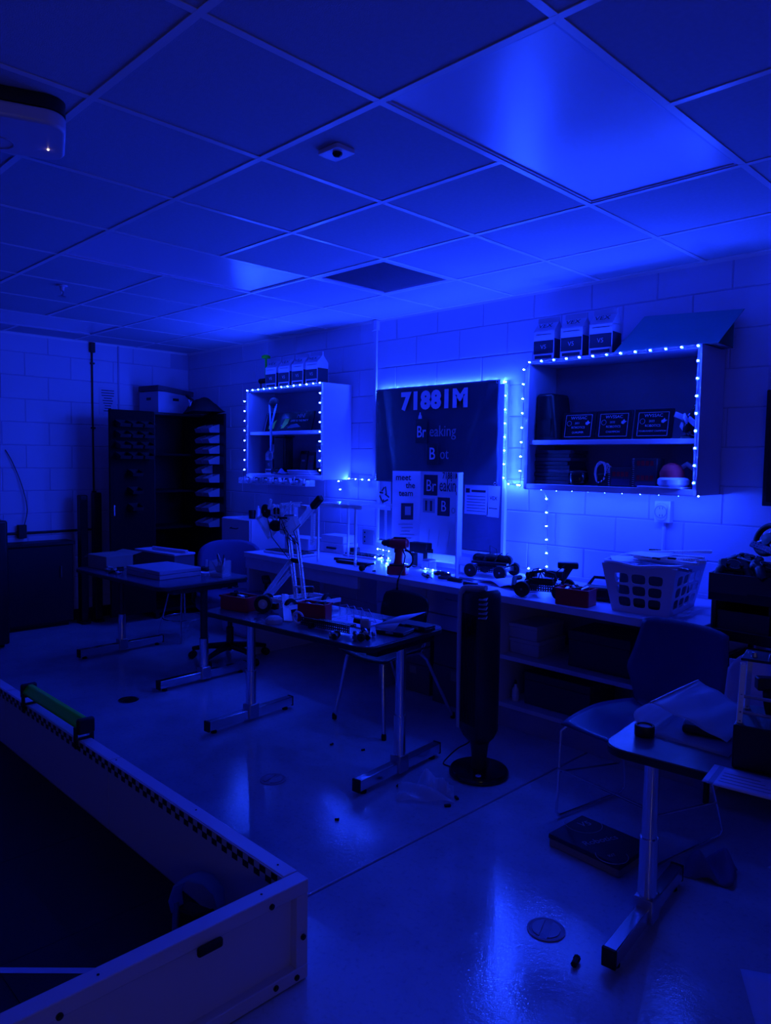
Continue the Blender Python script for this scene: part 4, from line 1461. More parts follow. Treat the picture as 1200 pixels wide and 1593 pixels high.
for k, (x, w_, h, lab) in enumerate(((-4.90, .10, .20, 'dark framed card left of its twin on the lower left-cabinet shelf'), (-4.80, .09, .19, 'dark framed card with red print on the lower left-cabinet shelf'))):
    t = thing('framed_card', lab, 'frame', (x, 3.88, z), rot=(R(-8), 0, 0))
    MB().bb(-w_ / 2, w_ / 2, 0, .012, 0, h).build('frame', 'black_gloss', t, bevel=.003)
    MB().bb(-w_ / 2 + .012, w_ / 2 - .012, -.001, 0, .014, h - .03).build('card', 'bin_dark' if k == 0 else 'card_dark', t)
    MB().bb(-.02, .02, -.0018, -.001, h * .55, h * .62).build('print', 'red_plastic' if k else 'print_pale', t)
t = thing('star_trophy', 'small pale trophy card on a stand in the left cabinet, right side', 'trophy', (-4.665, 3.87, z))
MB().bb(-.03, .03, -.005, .005, .06, .255).build('card', 'print_pale', t, bevel=.002)
for k in range(3):
    MB().bb(-.022 + .016 * k, -.012 + .016 * k, -.0065, -.005, .205 + .01 * (k % 2), .235).build('figure_print', 'ink', t)
MB().bb(-.006, .006, -.02, .02, 0, .06).build('stand', 'black_plastic', t)
MB().bb(-.035, .035, -.03, .03, 0, .008).build('base', 'black_plastic', t, bevel=.002)
t = thing('paper_stack', 'slanted stack of pale printed booklets on the lower left-cabinet shelf', 'booklets', (-4.72, 3.765, z), R(4))
for k in range(4):
    MB().box((-.01 * k, .0, .006 + k * .0095), (.26 - .01 * k, .11, .009), .03 * k).build('booklet', 'paper' if k % 2 else 'paper_grey', t, bevel=.001)
t = thing('crumpled_rag', 'small crumpled dark cloth at the front of the lower left-cabinet shelf', 'cloth', (-4.98, 3.74, z))
MB().grid(crumple(.18, .08, .05, 77), 12, 8).build('cloth', 'chair_fabric', t, solid=.002, ang=180)

# clear parts tray hanging under the left cabinet
t = thing('parts_tray', 'clear tray of small loose parts fixed below the left cabinet', 'tray', (-4.97, 3.66, 1.322))
MB().bb(-.46, .46, -.05, .04, 0, .004).build('tray_floor', 'clear_plastic', t)
MB().bb(-.46, .46, -.052, -.049, 0, .028).build('tray_front', 'clear_plastic', t)
for s in (-1, 1):
    MB().bb(s * .46 - .002, s * .46 + .002, -.05, .04, 0, .05).build('tray_end', 'clear_plastic', t)
MB().bb(-.46, .46, .040, .044, 0, .052).build('tray_back', 'black_plastic', t)
rr = random.Random(12)
for k in range(20):
    x = -.43 + k * .0455
    c = rr.choice(['white_plastic', 'silver', 'black_plastic', 'frost_plastic', 'print_pale'])
    if k % 3 == 0:
        MB().tube([(x, -.01, .018), (x + rr.uniform(-.01, .012), -.01 + rr.uniform(-.02, .02), .055 + rr.uniform(0, .015))], .007, 8).build('small_part', c, t)
    elif k % 3 == 1:
        MB().sphere((x, -.012, .026), .020, 10, (1, 1, .95)).build('small_part', c, t)
    else:
        MB().box((x, -.01, .032), (.032, .03, .045), M=Matrix.Rotation(rr.uniform(-.5, .5), 4, 'Y')).build('small_part', c, t, bevel=.003)

# wall socket with a box and conduit on the right; socket plate on the left
t = thing('wall_socket', 'wall socket box with a clear cover and a conduit below, right side', 'socket', (-1.815, YB, 1.27))
MB().bb(-.045, .045, -.045, -.001, -.06, .06).build('box', 'aluminium', t, bevel=.004)
MB().prism(rrect(.07, .10, .03), 0, .008).build('cover', 'white_plastic', t, bevel=.003).matrix_local = Matrix.Translation((-.005, -.046, 0)) @ Matrix.Rotation(PI / 2, 4, 'X')
MB().torus((-.005, -.055, 0), .033, .003, 'Y', 20, 6).build('cover_ring', 'print_pale', t)
for zz in (-.02, .02):
    for xx in (-.012, .004):
        MB().bb(xx, xx + .003, -.0555, -.054, zz - .006, zz + .006).build('slot', 'black_plastic', t)
MB().tube([(.0, -.012, -.06), (.0, -.012, -.43)], .010, 10).build('conduit', 'block_paint', t)
t = thing('wall_outlet', 'grey outlet plate on the wall above the worktop left of the display board', 'outlet', (-4.20, YB, .93))
MB().bb(-.065, .065, -.012, -.001, -.06, .06).build('plate', 'silver', t, bevel=.003)
for k, zz in enumerate((-.035, 0, .035)):
    MB().bb(-.045, -.030, -.0135, -.012, zz - .006, zz + .006).build('slot', 'black_plastic', t)
t = thing('wall_display', 'edge of a black wall-mounted display at the far right', 'display', (-1.30, YB, 1.545))
MB().bb(0, .95, -.055, -.03, -.215, .36).build('bezel', 'black_plastic', t, bevel=.004)
MB().bb(.02, .93, -.057, -.055, -.195, .34).build('screen', 'black_gloss', t)
MB().bb(.3, .65, -.03, -.001, -.1, .2).build('bracket', 'black_metal', t)

# ================================================================== ROBOTS


def wheel(parent, c, axis, r=.05, w_=.022, hub='grey_metal', nm='wheel'):
    a = Vector(axis).normalized()
    c = Vector(c)
    M = Matrix.Translation(c) @ a.to_track_quat('Z', 'Y').to_matrix().to_4x4()
    o = MB(M).lathe([(r * .55, -w_ / 2), (r * .95, -w_ / 2), (r, -w_ * .3), (r, w_ * .3), (r * .95, w_ / 2), (r * .55, w_ / 2), (r * .5, 0)], n=20).build(nm, 'black_rubber', parent)
    MB(M).lathe([(r * .56, -w_ * .3), (r * .2, -w_ * .35), (r * .12, -w_ * .6), (0, -w_ * .6)], n=12).lathe([(r * .56, w_ * .3), (r * .2, w_ * .35), (r * .12, w_ * .6), (0, w_ * .6)], n=12).build('hub', hub, o)
    return o


def chan(parent, p0, p1, side=(0, -1, 0), web=2, material='aluminium', nm='channel'):
    return MB().channel(p0, p1, web, 1, side).build(nm, material, parent, solid=.0014, smooth=False)


def motor(parent, c, rz=0, material='black_plastic', s=1.):
    o = MB(Matrix.Translation(c) @ Matrix.Rotation(rz, 4, 'Z')).box((0, 0, 0), (.055 * s, .036 * s, .036 * s)).build('motor', material, parent, bevel=.004)
    MB(Matrix.Translation(c) @ Matrix.Rotation(rz, 4, 'Z')).tube([(.027 * s, 0, 0), (.034 * s, 0, 0)], .010 * s, 10).build('motor_cap', 'red_plastic' if material != 'red_plastic' else 'black_plastic', o)
    return o


# --- tall two-tower robot on the middle table
t = thing('tall_robot', 'tall two-tower metal robot with a wide claw on the middle table', 'robot', (-3.285, 2.575, TZ + .0005), R(0))
t.scale = (.94, .94, .98)
for x in (-.10, .06):                     # base rails run across the table
    chan(t, (x, -.16, .045), (x, .20, .045), (1, 0, 0))
chan(t, (-.10, -.13, .05), (.06, -.13, .05), (0, -1, 0))
chan(t, (-.10, .17, .05), (.06, .17, .05), (0, -1, 0))
MB().box((.115, .03, .032), (.035, .40, .004)).box((.133, .03, .042), (.003, .40, .024)).build('side_skid', 'aluminium', t)
for x in (-.135, .09):
    for y in (-.12, .16):
        wheel(t, (x, y, .0415), (1, 0, 0), .041, .024)
# two leaning towers
for x0 in (-.045, .035):
    chan(t, (x0, .02, .05), (x0 - .085, .02, .47), (.2, -1, 0), 2, 'aluminium', 'tower')
    MB().tube([(x0 + .013, .006, .06), (x0 - .072, .006, .47)], .0022, 6).build('tower_edge', 'chrome', t)
MB().box((-.02, .02, .12), (.09, .012, .010)).build('tower_brace', 'aluminium', t)
MB().box((-.055, .02, .27), (.09, .02, .026)).build('tower_brace', 'black_plastic', t, bevel=.003)
# lower diagonal arms, lower left to the towers
chan(t, (-.30, -.05, .015), (-.06, -.01, .275), (0, -1, .1), 2, 'lexan', 'diagonal_arm')
chan(t, (-.26, -.055, .012), (-.055, -.02, .205), (0, -1, .1), 2, 'lexan', 'diagonal_arm')
MB().tube([(-.30, -.03, .02), (-.30, .10, .02)], .006, 8).build('axle', 'grey_metal', t)
# flat plate sloping onto the table towards the camera
MB().add([(-.055, -.075, .085), (-.02, -.055, .085), (.285, -.255, .006), (.245, -.285, .006), (-.055, -.075, .081), (-.02, -.055, .081), (.285, -.255, .002), (.245, -.285, .002)],
         [(0, 1, 2, 3), (7, 6, 5, 4), (0, 4, 5, 1), (1, 5, 6, 2), (2, 6, 7, 3), (3, 7, 4, 0)]).build('ramp_plate', 'aluminium', t)
o = wheel(t, (-.02, -.235, .0525), (.75, -.65, 0), .052, .055, 'white_plastic', 'roller')
motor(t, (-.02, -.16, .03), .3)
motor(t, (.0, .09, .10), .8)
# claw head
hz = .50
MB().box((-.11, .0, hz - .035), (.065, .055, .085)).build('head_block', 'lexan_bright', t, bevel=.006)
MB().sphere((-.195, -.02, hz - .035), .042, 12, (1.2, .8, .8)).build('cable_knot', 'black_rubber', t)
motor(t, (-.16, .02, hz + .0), .2)
motor(t, (-.075, .03, hz + .0), -.4)
wheel(t, (-.31, -.01, hz + .045), (0, 1, .1), .042, .014, 'ribbon', 'gear')
wheel(t, (-.25, .03, hz + .035), (0, 1, .1), .036, .014, 'grey_metal', 'gear')
chan(t, (-.22, .03, hz + .085), (-.02, .03, hz + .10), (0, -1, .3), 2, 'lexan_bright', 'top_bar')
chan(t, (-.26, -.03, hz + .06), (-.235, -.03, hz + .125), (0, -1, 0), 1, 'lexan_bright', 'claw_strip')
chan(t, (-.10, -.05, hz + .03), (.0, -.05, hz + .115), (0, -1, 0), 1, 'lexan_bright', 'claw_strip')
MB().bb(-.30, -.05, .035, .041, hz - .075, hz + .085).build('back_plate', 'lexan', t, bevel=.004)
for k in range(6):
    chan(t, (-.285 + .04 * k, .02, hz - .09 + .01 * (k % 3)), (-.28 + .04 * k, .02, hz + .09), (0, -1, 0), 1, 'lexan_bright', 'claw_slat')
MB().tube([(-.31, .0, hz + .02), (-.03, .0, hz + .035)], .006, 8).build('axle', 'chrome', t)
# left open diamond jaw
jaw = [(-.335, -.02, hz + .02), (-.39, -.02, hz - .005), (-.27, -.02, hz - .115), (-.20, -.02, hz - .065)]
for a, c in zip(jaw, jaw[1:]):
    chan(t, a, c, (0, -1, 0), 1, 'lexan_bright', 'jaw_strip')
MB().add([(-.385, -.012, hz - .002), (-.335, -.012, hz + .022), (-.262, -.012, hz - .02), (-.275, -.012, hz - .105)], [(0, 1, 2, 3)]).build('jaw_plate', 'lexan_bright', t, solid=.003)
# right plate and black-tipped arm
MB(Matrix.Translation((-.01, -.03, hz - .02)) @ Matrix.Rotation(R(-38), 4, 'Y')).bb(-.045, .045, -.018, .018, -.035, .035).build('side_plate', 'lexan_bright', t, bevel=.004)
chan(t, (.0, .0, hz - .01), (.17, .0, hz + .12), (0, -1, 0), 3, 'lexan_bright', 'reach_arm')
MB(Matrix.Translation((.17, 0, hz + .115)) @ Matrix.Rotation(R(-38), 4, 'Y')).bb(-.04, .055, -.02, .02, -.018, .018).build('arm_tip', 'black_plastic', t, bevel=.008)
MB(Matrix.Translation((.05, .02, hz + .085)) @ Matrix.Rotation(R(4), 4, 'Y')).bb(-.03, .03, -.02, .02, -.012, .012).build('sensor', 'white_plastic', t, bevel=.003)
chan(t, (.125, .01, hz + .055), (.12, .01, hz - .12), (0, -1, 0), 2, 'lexan_bright', 'hanging_strip')
rr = random.Random(8)
for k in range(6):
    a = (-.2 + .05 * k, -.02, hz - .01)
    MB().tube([a, (a[0] + rr.uniform(-.06, .06), -.06, a[2] + rr.uniform(-.05, .05)), (a[0] + rr.uniform(-.05, .08), -.02, a[2] - rr.uniform(.03, .12)), (-.09, .0, .28 + .03 * k)], .0025, 5).build('cable', 'black_rubber', t)


def rover(name, label, loc, rz, L=.26, W_=.20, mount=None, light=False, seed=1, wr=.042):
    t = thing(name, label, 'robot', loc, rz)
    rr = random.Random(seed)
    ch_m = 'aluminium' if light else 'black_metal'
    for s in (-1, 1):
        chan(t, (-L / 2, s * W_ / 2, wr + .005), (L / 2, s * W_ / 2, wr + .005), (0, s, 0), 2, ch_m)
        for x in (-L / 2 + .03, L / 2 - .03):
            wheel(t, (x, s * (W_ / 2 + .022), wr + .0005), (0, 1, 0), wr, .026)
    for x in (-L / 2 + .02, L / 2 - .02):
        chan(t, (x, -W_ / 2, wr + .01), (x, W_ / 2, wr + .01), (1, 0, 0), 2, ch_m)
    MB().bb(-L * .3, L * .2, -W_ * .3, W_ * .3, wr + .018, wr + .050).build('control_unit', 'black_plastic', t, bevel=.006)
    MB().bb(-L * .25, L * .05, -W_ * .2, W_ * .2, wr + .0505, wr + .053).build('unit_screen', 'black_gloss', t)
    for k in range(4):
        motor(t, (rr.uniform(-.3, .3) * L, rr.uniform(-.3, .3) * W_, wr + .062 + .012 * (k % 2)), rr.uniform(0, 3))
    for k in range(5):
        p0 = Vector((rr.uniform(-.4, .4) * L, rr.uniform(-.4, .4) * W_, wr + .05))
        p3 = Vector((rr.uniform(-.4, .4) * L, rr.uniform(-.4, .4) * W_, wr + .045))
        mid = (p0 + p3) / 2 + Vector((rr.uniform(-.04, .04), rr.uniform(-.04, .04), rr.uniform(.04, .08)))
        MB().tube([p0, (p0 * .6 + mid * .7 + p3 * -.3) if False else (p0 + mid) / 2 + Vector((0, 0, .015)), mid, (p3 + mid) / 2 + Vector((0, 0, .012)), p3], .003, 5).build('cable', 'black_rubber', t)
    return t, wr


CZ = WZ + .0006
t, wr = rover('rover_robot', 'black wheeled robot on the worktop in front of the board frame', (-2.80, 3.74, CZ), R(12), .26, .17, seed=3)
MB().tube([(-.11, 0, .115), (.11, 0, .115)], .022, 12).build('roller', 'black_rubber', t)
MB().tube([(-.02, .0, .13), (-.03, .02, .19), (.02, .01, .17), (.03, 0, .12)], .0025, 5).build('antenna', 'black_rubber', t)
MB().bb(-.12, .12, -.06, .06, .08, .095).build('deck', 'black_metal', t, bevel=.003)
for x in (-.10, .10):
    wheel(t, (x, .0, .105), (0, 1, 0), .034, .03)
t, wr = rover('rover_robot', 'low black robot with a hooped handle on the worktop beside the basket', (-2.20, 3.41, CZ), R(20), .26, .16, seed=5)
MB().tube([(-.08, -.05, .09), (-.07, -.05, .125), (0, -.05, .14), (.06, -.05, .125), (.07, -.05, .09)], .008, 8).build('hoop', 'black_rubber', t)
MB().bb(-.06, .05, -.045, .045, .096, .10).build('top_plate', 'print_pale', t)
MB().tube([(.08, .03, .08), (.12, .05, .155)], .018, 10).build('mast', 'black_plastic', t)
MB().box((.11, .05, .165), (.11, .045, .035), .2).build('camera_head', 'black_plastic', t, bevel=.008)
MB().tube([(-.145, -.10, .05), (-.16, -.03, .085), (-.15, .05, .08)], .014, 8).build('bumper', 'black_rubber', t)
# red parts box beside the basket
def red_box(label, loc, rz, sx, sy, h, lid=False):
    t = thing('red_parts_box', label, 'box', loc, rz)
    e = .003
    MB().bb(-sx / 2, sx / 2, -sy / 2, sy / 2, 0, e).build('base', 'red_plastic', t)
    for s in (-1, 1):
        MB().bb(-sx / 2, sx / 2, s * sy / 2 - e, s * sy / 2 + e, 0, h).build('long_side', 'red_plastic', t, bevel=.002)
        MB().bb(s * sx / 2 - e, s * sx / 2 + e, -sy / 2 + e, sy / 2 - e, 0, h).build('short_side', 'red_plastic', t, bevel=.002)
    MB().torus((0, 0, 0), .001, .0005, n=3, k=3) if False else None
    mb = MB()
    for s in (-1, 1):
        mb.bb(-sx / 2 - .006, sx / 2 + .006, s * (sy / 2 + .003) - .004, s * (sy / 2 + .003) + .004, h - .012, h)
    mb.build('rim', 'red_plastic', t, bevel=.002)
    rr = random.Random(int(sx * 1000))
    for k in range(6):
        MB().box((rr.uniform(-.35, .35) * sx, rr.uniform(-.3, .3) * sy, h * .75 + rr.uniform(0, .02)), (.05, .02, .02), M=Matrix.Rotation(rr.uniform(0, 3), 4, 'Z') @ Matrix.Rotation(rr.uniform(-.6, .6), 4, 'Y')).build('small_part', rr.choice(['black_plastic', 'grey_metal', 'black_rubber']), t, bevel=.003)
    return t


red_box('dark red parts box on the worktop touching the white basket', (-1.955, 3.315, CZ), R(8), .17, .11, .085)
red_box('dark red open parts box at the left end of the middle table', (-3.475, 2.32, TZ + .0006), R(12), .19, .11, .08)
red_box('dark red parts box in front of the tall robot on the middle table', (-2.955, 2.43, TZ + .0006), R(20), .16, .075, .10)

# ================================================================== LAUNDRY BASKET
t = thing('laundry_basket', 'white plastic basket with square holes on the worktop full of metal strips', 'basket', (-1.645, 3.53, CZ), R(6))
t.scale = (.93, 1, 1)
b0 = [(-.145, -.19), (.145, -.19), (.145, .19), (-.145, .19)]
b1 = [(-.19, -.235), (.19, -.235), (.19, .235), (-.19, .235)]
hB = .235


def holed(mb, A, B, C, D, nu, nv, mu, mv0, mv1, hs=.66):
    """quad A(bl) B(br) C(tr) D(tl) with nu x nv rounded holes; margins as fractions"""
    A, B, C, D = map(Vector, (A, B, C, D))

    def P(u, v):
        return (A * (1 - u) + B * u) * (1 - v) + (D * (1 - u) + C * u) * v
    # solid margins
    for (u0, u1, v0, v1) in ((0, 1, 0, mv0), (0, 1, mv1, 1), (0, mu, mv0, mv1), (1 - mu, 1, mv0, mv1)):
        mb.add([P(u0, v0), P(u1, v0), P(u1, v1), P(u0, v1)], [(0, 1, 2, 3)])
    for i in range(nu):
        for j in range(nv):
            u0, u1 = mu + (1 - 2 * mu) * i / nu, mu + (1 - 2 * mu) * (i + 1) / nu
            v0, v1 = mv0 + (mv1 - mv0) * j / nv, mv0 + (mv1 - mv0) * (j + 1) / nv
            out, inn = [], []
            N = 16
            for k in range(N):
                a = 2 * PI * k / N
                c, s = math.cos(a), math.sin(a)
                q = max(abs(c), abs(s))
                out.append(P((u0 + u1) / 2 + c / q * (u1 - u0) / 2, (v0 + v1) / 2 + s / q * (v1 - v0) / 2))
                rr_ = (abs(c) ** 5 + abs(s) ** 5) ** .2
                inn.append(P((u0 + u1) / 2 + c / rr_ * (u1 - u0) / 2 * hs, (v0 + v1) / 2 + s / rr_ * (v1 - v0) / 2 * hs))
            mb.add(out + inn, [(k, (k + 1) % N, N + (k + 1) % N, N + k) for k in range(N)])


for k in range(4):
    a, c = b0[k], b0[(k + 1) % 4]
    d, e = b1[k], b1[(k + 1) % 4]
    mb = MB()
    holed(mb, (*a, .0), (*c, .0), (*e, hB), (*d, hB), 3 if k % 2 == 0 else 4, 3, .13 if k % 2 == 0 else .09, .10, .84, .82)
    mb.build('basket_side', 'white_plastic', t, solid=.004, smooth=False)
MB().bb(-.145, .145, -.19, .19, .001, .005).build('basket_floor', 'white_plastic', t)
rim = []
for k in range(65):
    a = 2 * PI * k / 64
    c, s = math.cos(a), math.sin(a)
    q = (abs(c) ** 6 + abs(s) ** 6) ** (1 / 6)
    rim.append((c / q * .198, s / q * .243, hB + .006 - .012 * math.exp(-(c / q / .35) ** 2) * (1 if abs(s) > .5 else 0)))
MB().tube(rim, .011, 8, cap=False).build('rim', 'white_plastic', t)
rr = random.Random(15)
for k in range(9):
    x, y = rr.uniform(-.10, .10), -.16 + k * .04
    a = rr.uniform(-.35, .35)
    l = rr.uniform(.13, .19)
    z_ = hB + .012 + (k % 3) * .012
    chan(t, (x - l * math.cos(a), y - l * math.sin(a), z_), (x + l * math.cos(a), y + l * math.sin(a), z_ + rr.uniform(-.012, .018)), (0, 0, 1), 2, 'aluminium' if k % 3 else 'grey_metal', 'metal_strip')
for k in range(5):
    MB().box((rr.uniform(-.10, .10), rr.uniform(-.14, .14), hB + .012 + .007 * k), (.19, .12, .0025), M=Matrix.Rotation(rr.uniform(0, 3), 4, 'Z') @ Matrix.Rotation(rr.uniform(-.12, .12), 4, 'X')).build('plate', 'paper_grey' if k % 2 else 'aluminium', t)
for k in range(6):
    a = rr.uniform(0, 6.28)
    MB().bb(-.02, .02, -.008, .008, 0, .010).build('clip', 'black_plastic', t, bevel=.002, loc=(.15 * math.cos(a), .19 * math.sin(a), hB + .030))
MB().bb(-.13, .13, -.17, .17, .02, hB - .03).build('dark_contents', 'bin_dark', t, bevel=.02)

# ================================================================== BLACK RACK AT THE RIGHT END
t = thing('tote_rack', 'black shelf rack of open totes at the right end of the worktop', 'rack', (-1.300, 3.33, 0))
for x in (.02, .70):
    for y in (.02, .50):
        MB().tube([(x, y, .001), (x, y, .98)], .014, 8).build('post', 'black_metal', t)
for zz in (.20, .52, .80, .97):
    MB().bb(0, .72, 0, .52, zz - .02, zz).build('shelf', 'black_metal', t, bevel=.004)
    MB().bb(0, .72, -.008, .0, zz - .035, zz + .012).build('shelf_lip', 'black_metal', t, bevel=.003)
for q, (zz, xx) in enumerate(((.801, .02), (.801, .27), (.521, .02), (.521, .30), (.201, .05))):
    b_ = MB()
    b_.bb(xx, xx + .23, .02, .03, zz, zz + .09).bb(xx, xx + .23, .42, .43, zz, zz + .13).bb(xx, xx + .008, .03, .42, zz, zz + .13).bb(xx + .222, xx + .23, .03, .42, zz, zz + .13).bb(xx + .008, xx + .222, .03, .42, zz, zz + .008)
    b_.build('tote', 'bin_dark', t)
# crate with controllers and steering wheel on top
t = thing('controller_crate', 'open dark crate of controllers on top of the black rack', 'crate', (-1.085, 3.50, .9715), R(4))
mb = MB()
mb.bb(-.22, .22, -.17, .17, 0, .006)
for s in (-1, 1):
    mb.bb(-.22, .22, s * .17 - .004, s * .17 + .004, 0, .085)
    mb.bb(s * .22 - .004, s * .22 + .004, -.17, .17, 0, .085)
mb.build('crate_shell', 'bin_dark', t)


def gamepad(label, loc, rz, tilt):
    t = thing('game_controller', label, 'controller', loc, rot=(tilt, .1, rz))
    MB().prism(rrect(.13, .075, .03), -.012, .012).build('body', 'black_plastic', t, bevel=.008, seg=3)
    for s in (-1, 1):
        MB().tube([(s * .05, -.02, 0), (s * .068, -.06, -.008), (s * .066, -.085, -.012)], .018, 10, r_list=[.02, .019, .014]).build('grip', 'black_plastic', t)
        MB().lathe([(.007, .012), (.007, .020), (.011, .022), (.010, .027), (0, .027)], (s * .028, -.012, 0), 12).build('thumb_stick', 'black_rubber', t)
    MB().torus((0, .0, .013), .030, .0015).build('ring_trim', 'print_pale', t)
    return t


gamepad('black game controller with a pale ring lying at the crate left end', (-1.235, 3.43, 1.08), R(30), R(35))
gamepad('black game controller in the middle of the crate', (-1.22, 3.575, 1.10), R(-20), R(15))
gamepad('black game controller beside the steering wheel in the crate', (-1.095, 3.42, 1.09), R(60), R(25))
t = thing('steering_wheel', 'black gaming steering wheel on the crate at the far right', 'steering wheel', (-1.15, 3.60, 1.195), rot=(R(70), R(8), R(-30)))
MB().torus((0, 0, 0), .068, .013, 'Z', 32, 10).build('rim', 'black_rubber', t)
MB().lathe([(.032, -.012), (.034, .0), (.028, .012), (0, .014)], n=20).build('hub', 'black_plastic', t)
for a in (0, 120, 240):
    c, s = math.cos(R(a + 90)), math.sin(R(a + 90))
    MB().tube([(.03 * c, .03 * s, 0), (.065 * c, .065 * s, 0)], .008, 8).build('spoke', 'silver', t)
MB().tube([(0, 0, -.012), (0, -.02, -.09)], .024, 12).build('column', 'black_plastic', t)
chan_t = thing('metal_strip', 'perforated metal strip leaning on the crate at the right edge', 'strip', (-1.12, 3.44, 1.14))
chan(chan_t, (-.05, 0, .05), (.22, -.03, -.03), (0, -1, .6), 2, 'grey_metal', 'strip')

# ================================================================== WORKTOP ITEMS
# tri-fold display board
t = thing('display_board', 'white tri-fold display board reading meet the team, on the worktop', 'display board', (0, 0, CZ))
hBd = .645
P0, P1, P2, P3 = (-3.615, 3.66), (-3.478, 3.80), (-3.106, 3.80), (-2.90, 3.50)


def panel(a, c, nm):
    d = Vector((c[0] - a[0], c[1] - a[1], 0))
    n_ = Vector((d.y, -d.x, 0)).normalized() * .004
    mb = MB()
    vs = []
    for zz in (0, hBd):
        for q, s in ((a, 1), (c, 1), (c, -1), (a, -1)):
            vs.append((q[0] + n_.x * s, q[1] + n_.y * s, zz))
    mb.add(vs, [(0, 3, 2, 1), (4, 5, 6, 7), (0, 1, 5, 4), (1, 2, 6, 5), (2, 3, 7, 6), (3, 0, 4, 7)])
    return mb.build(nm, 'paper', t)


panel(P0, P1, 'left_panel')
panel(P1, P2, 'centre_panel')
panel(P2, P3, 'right_panel')


def on_panel(a, c, u, zz, off=.006):
    d = Vector((c[0] - a[0], c[1] - a[1], 0)).normalized()
    n_ = Vector((d.y, -d.x, 0))
    p = Vector((a[0], a[1], zz)) + d * u + n_ * off
    return p, math.atan2(d.y, d.x)


def ptext(a, c, u, zz, s, size, m_='ink', sx=1., off=.0):
    p, an = on_panel(a, c, u, zz)
    return text('lettering', s, m_, t, p, size, rot=(PI / 2, 0, an), ex=.0003, sx=sx, off=off)


def prect(a, c, u, zz, w_, h, m_, nm, off=.0052):
    p, an = on_panel(a, c, u, zz, off)
    o = MB().bb(-w_ / 2, w_ / 2, -.0006, .0006, -h / 2, h / 2).build(nm, m_, t, loc=p)
    o.rotation_euler = (0, 0, an)
    return o


ptext(P0, P1, .075, .60, 'meet', .060, off=.0008, sx=.85)
ptext(P0, P1, .125, .545, 'the', .058, off=.0008, sx=.85)
ptext(P0, P1, .095, .49, 'team', .058, off=.0008, sx=.85)
prect(P0, P1, .105, .365, .085, .115, 'ink', 'photo_print')
prect(P0, P1, .110, .37, .04, .06, 'paper_grey', 'photo_figure', .0062)
for k in range(5):
    prect(P0, P1, .095 + .012 * (k % 2), .275 - k * .024, .10 - .02 * (k % 3), .006, 'paper_grey', 'text_line')
prect(P1, P2, .097, .552, .125, .14, 'ink', 'element_square')
ptext(P1, P2, .100, .545, 'Br', .115, 'paper', .85)
ptext(P1, P2, .265, .552, 'eaking', .125, 'ink', .56)
ptext(P1, P2, .275, .618, '71881M', .062, 'ink', .72, .0005)
prect(P1, P2, .085, .41, .11, .095, 'paper_grey', 'photo_print')
prect(P1, P2, .06, .41, .018, .07, 'ink', 'photo_figure', .0062)
prect(P1, P2, .105, .41, .018, .07, 'ink', 'photo_figure', .0062)
prect(P1, P2, .217, .41, .108, .123, 'ink', 'element_square')
ptext(P1, P2, .217, .41, 'B', .105, 'paper', .85)
ptext(P1, P2, .315, .395, 'ot', .085, 'paper_grey', .85)
for k in range(3):
    p, an = on_panel(P1, P2, .08 + .09 * k, .22)
    MB().tube([(p.x, p.y, p.z - .08), (p.x + .015, p.y, p.z + .03)], .0012, 4).build('drawn_line', 'paper_grey', t)

# perforated metal table frame on four legs
t = thing('display_stand', 'perforated metal stand on tall legs standing on the worktop', 'stand', (-3.86, 3.50, CZ), R(3))
fx, fy, fh = .185, .15, .40
for sx in (-1, 1):
    for sy in (-1, 1):
        chan(t, (sx * fx, sy * fy, 0), (sx * fx, sy * fy, fh), (0, -1, 0), 1, 'aluminium', 'leg')
for sy in (-1, 1):
    chan(t, (-fx, sy * fy, fh), (fx + .06, sy * fy, fh), (0, -1, 0), 2, 'aluminium', 'rail')
for sx in (-1, 1):
    chan(t, (sx * fx, -fy, fh), (sx * fx, fy, fh), (1, 0, 0), 2, 'aluminium', 'rail')
MB().bb(-fx, fx + .06, -fy, fy, fh + .013, fh + .017).build('clear_top', 'clear_plastic', t)

# red cordless drill standing on its battery
t = thing('cordless_drill', 'red cordless drill standing on its battery at the worktop front', 'drill', (-3.235, 3.335, CZ), R(205))
MB().prism(rrect(.125, .082, .012), .0, .055).build('battery', 'red_plastic', t, bevel=.006, seg=3)
MB().prism(rrect(.10, .07, .012), .055, .066).build('battery_latch', 'black_plastic', t, bevel=.003)
mb = MB(Matrix.Translation((0, 0, .064)) @ Matrix.Rotation(R(-6), 4, 'Y'))
mb.lathe([(.030, 0), (.026, .03), (.027, .08), (.033, .11)], n=18, sx=1.0, sy=.75)
mb.build('handle', 'red_plastic', t)
mb = MB(Matrix.Translation((-.065, 0, .195)) @ Matrix.Rotation(PI / 2, 4, 'Y'))
mb.lathe([(.024, 0), (.033, .008), (.036, .05), (.035, .10), (.030, .115)], n=20)
mb.build('motor_housing', 'red_plastic', t)
mb = MB(Matrix.Translation((.05, 0, .195)) @ Matrix.Rotation(PI / 2, 4, 'Y'))
mb.lathe([(.029, 0), (.027, .02), (.022, .022), (.021, .045), (.012, .06), (.005, .062)], n=18)
mb.build('chuck', 'black_plastic', t)
MB().box((.018, 0, .15), (.014, .016, .03)).build('trigger', 'black_plastic', t, bevel=.004)
MB().bb(-.05, .03, -.012, .012, .228, .236).build('clutch_cap', 'black_plastic', t, bevel=.003)
MB().torus((-.045, 0, .10), .055, .007, 'Y', 16, 7, R(90), R(270)).build('strap', 'black_rubber', t)
t = thing('black_cable', 'black cable hanging over the worktop front edge beside the drill', 'cable', (-3.16, 3.30, CZ))
MB().tube([(-.03, .03, .16), (.02, .0, .13), (.035, -.03, .06), (.03, -.06, .006), (.028, -.072, -.02), (.026, -.073, -.06)], .0045, 6).build('cord', 'black_rubber', t)
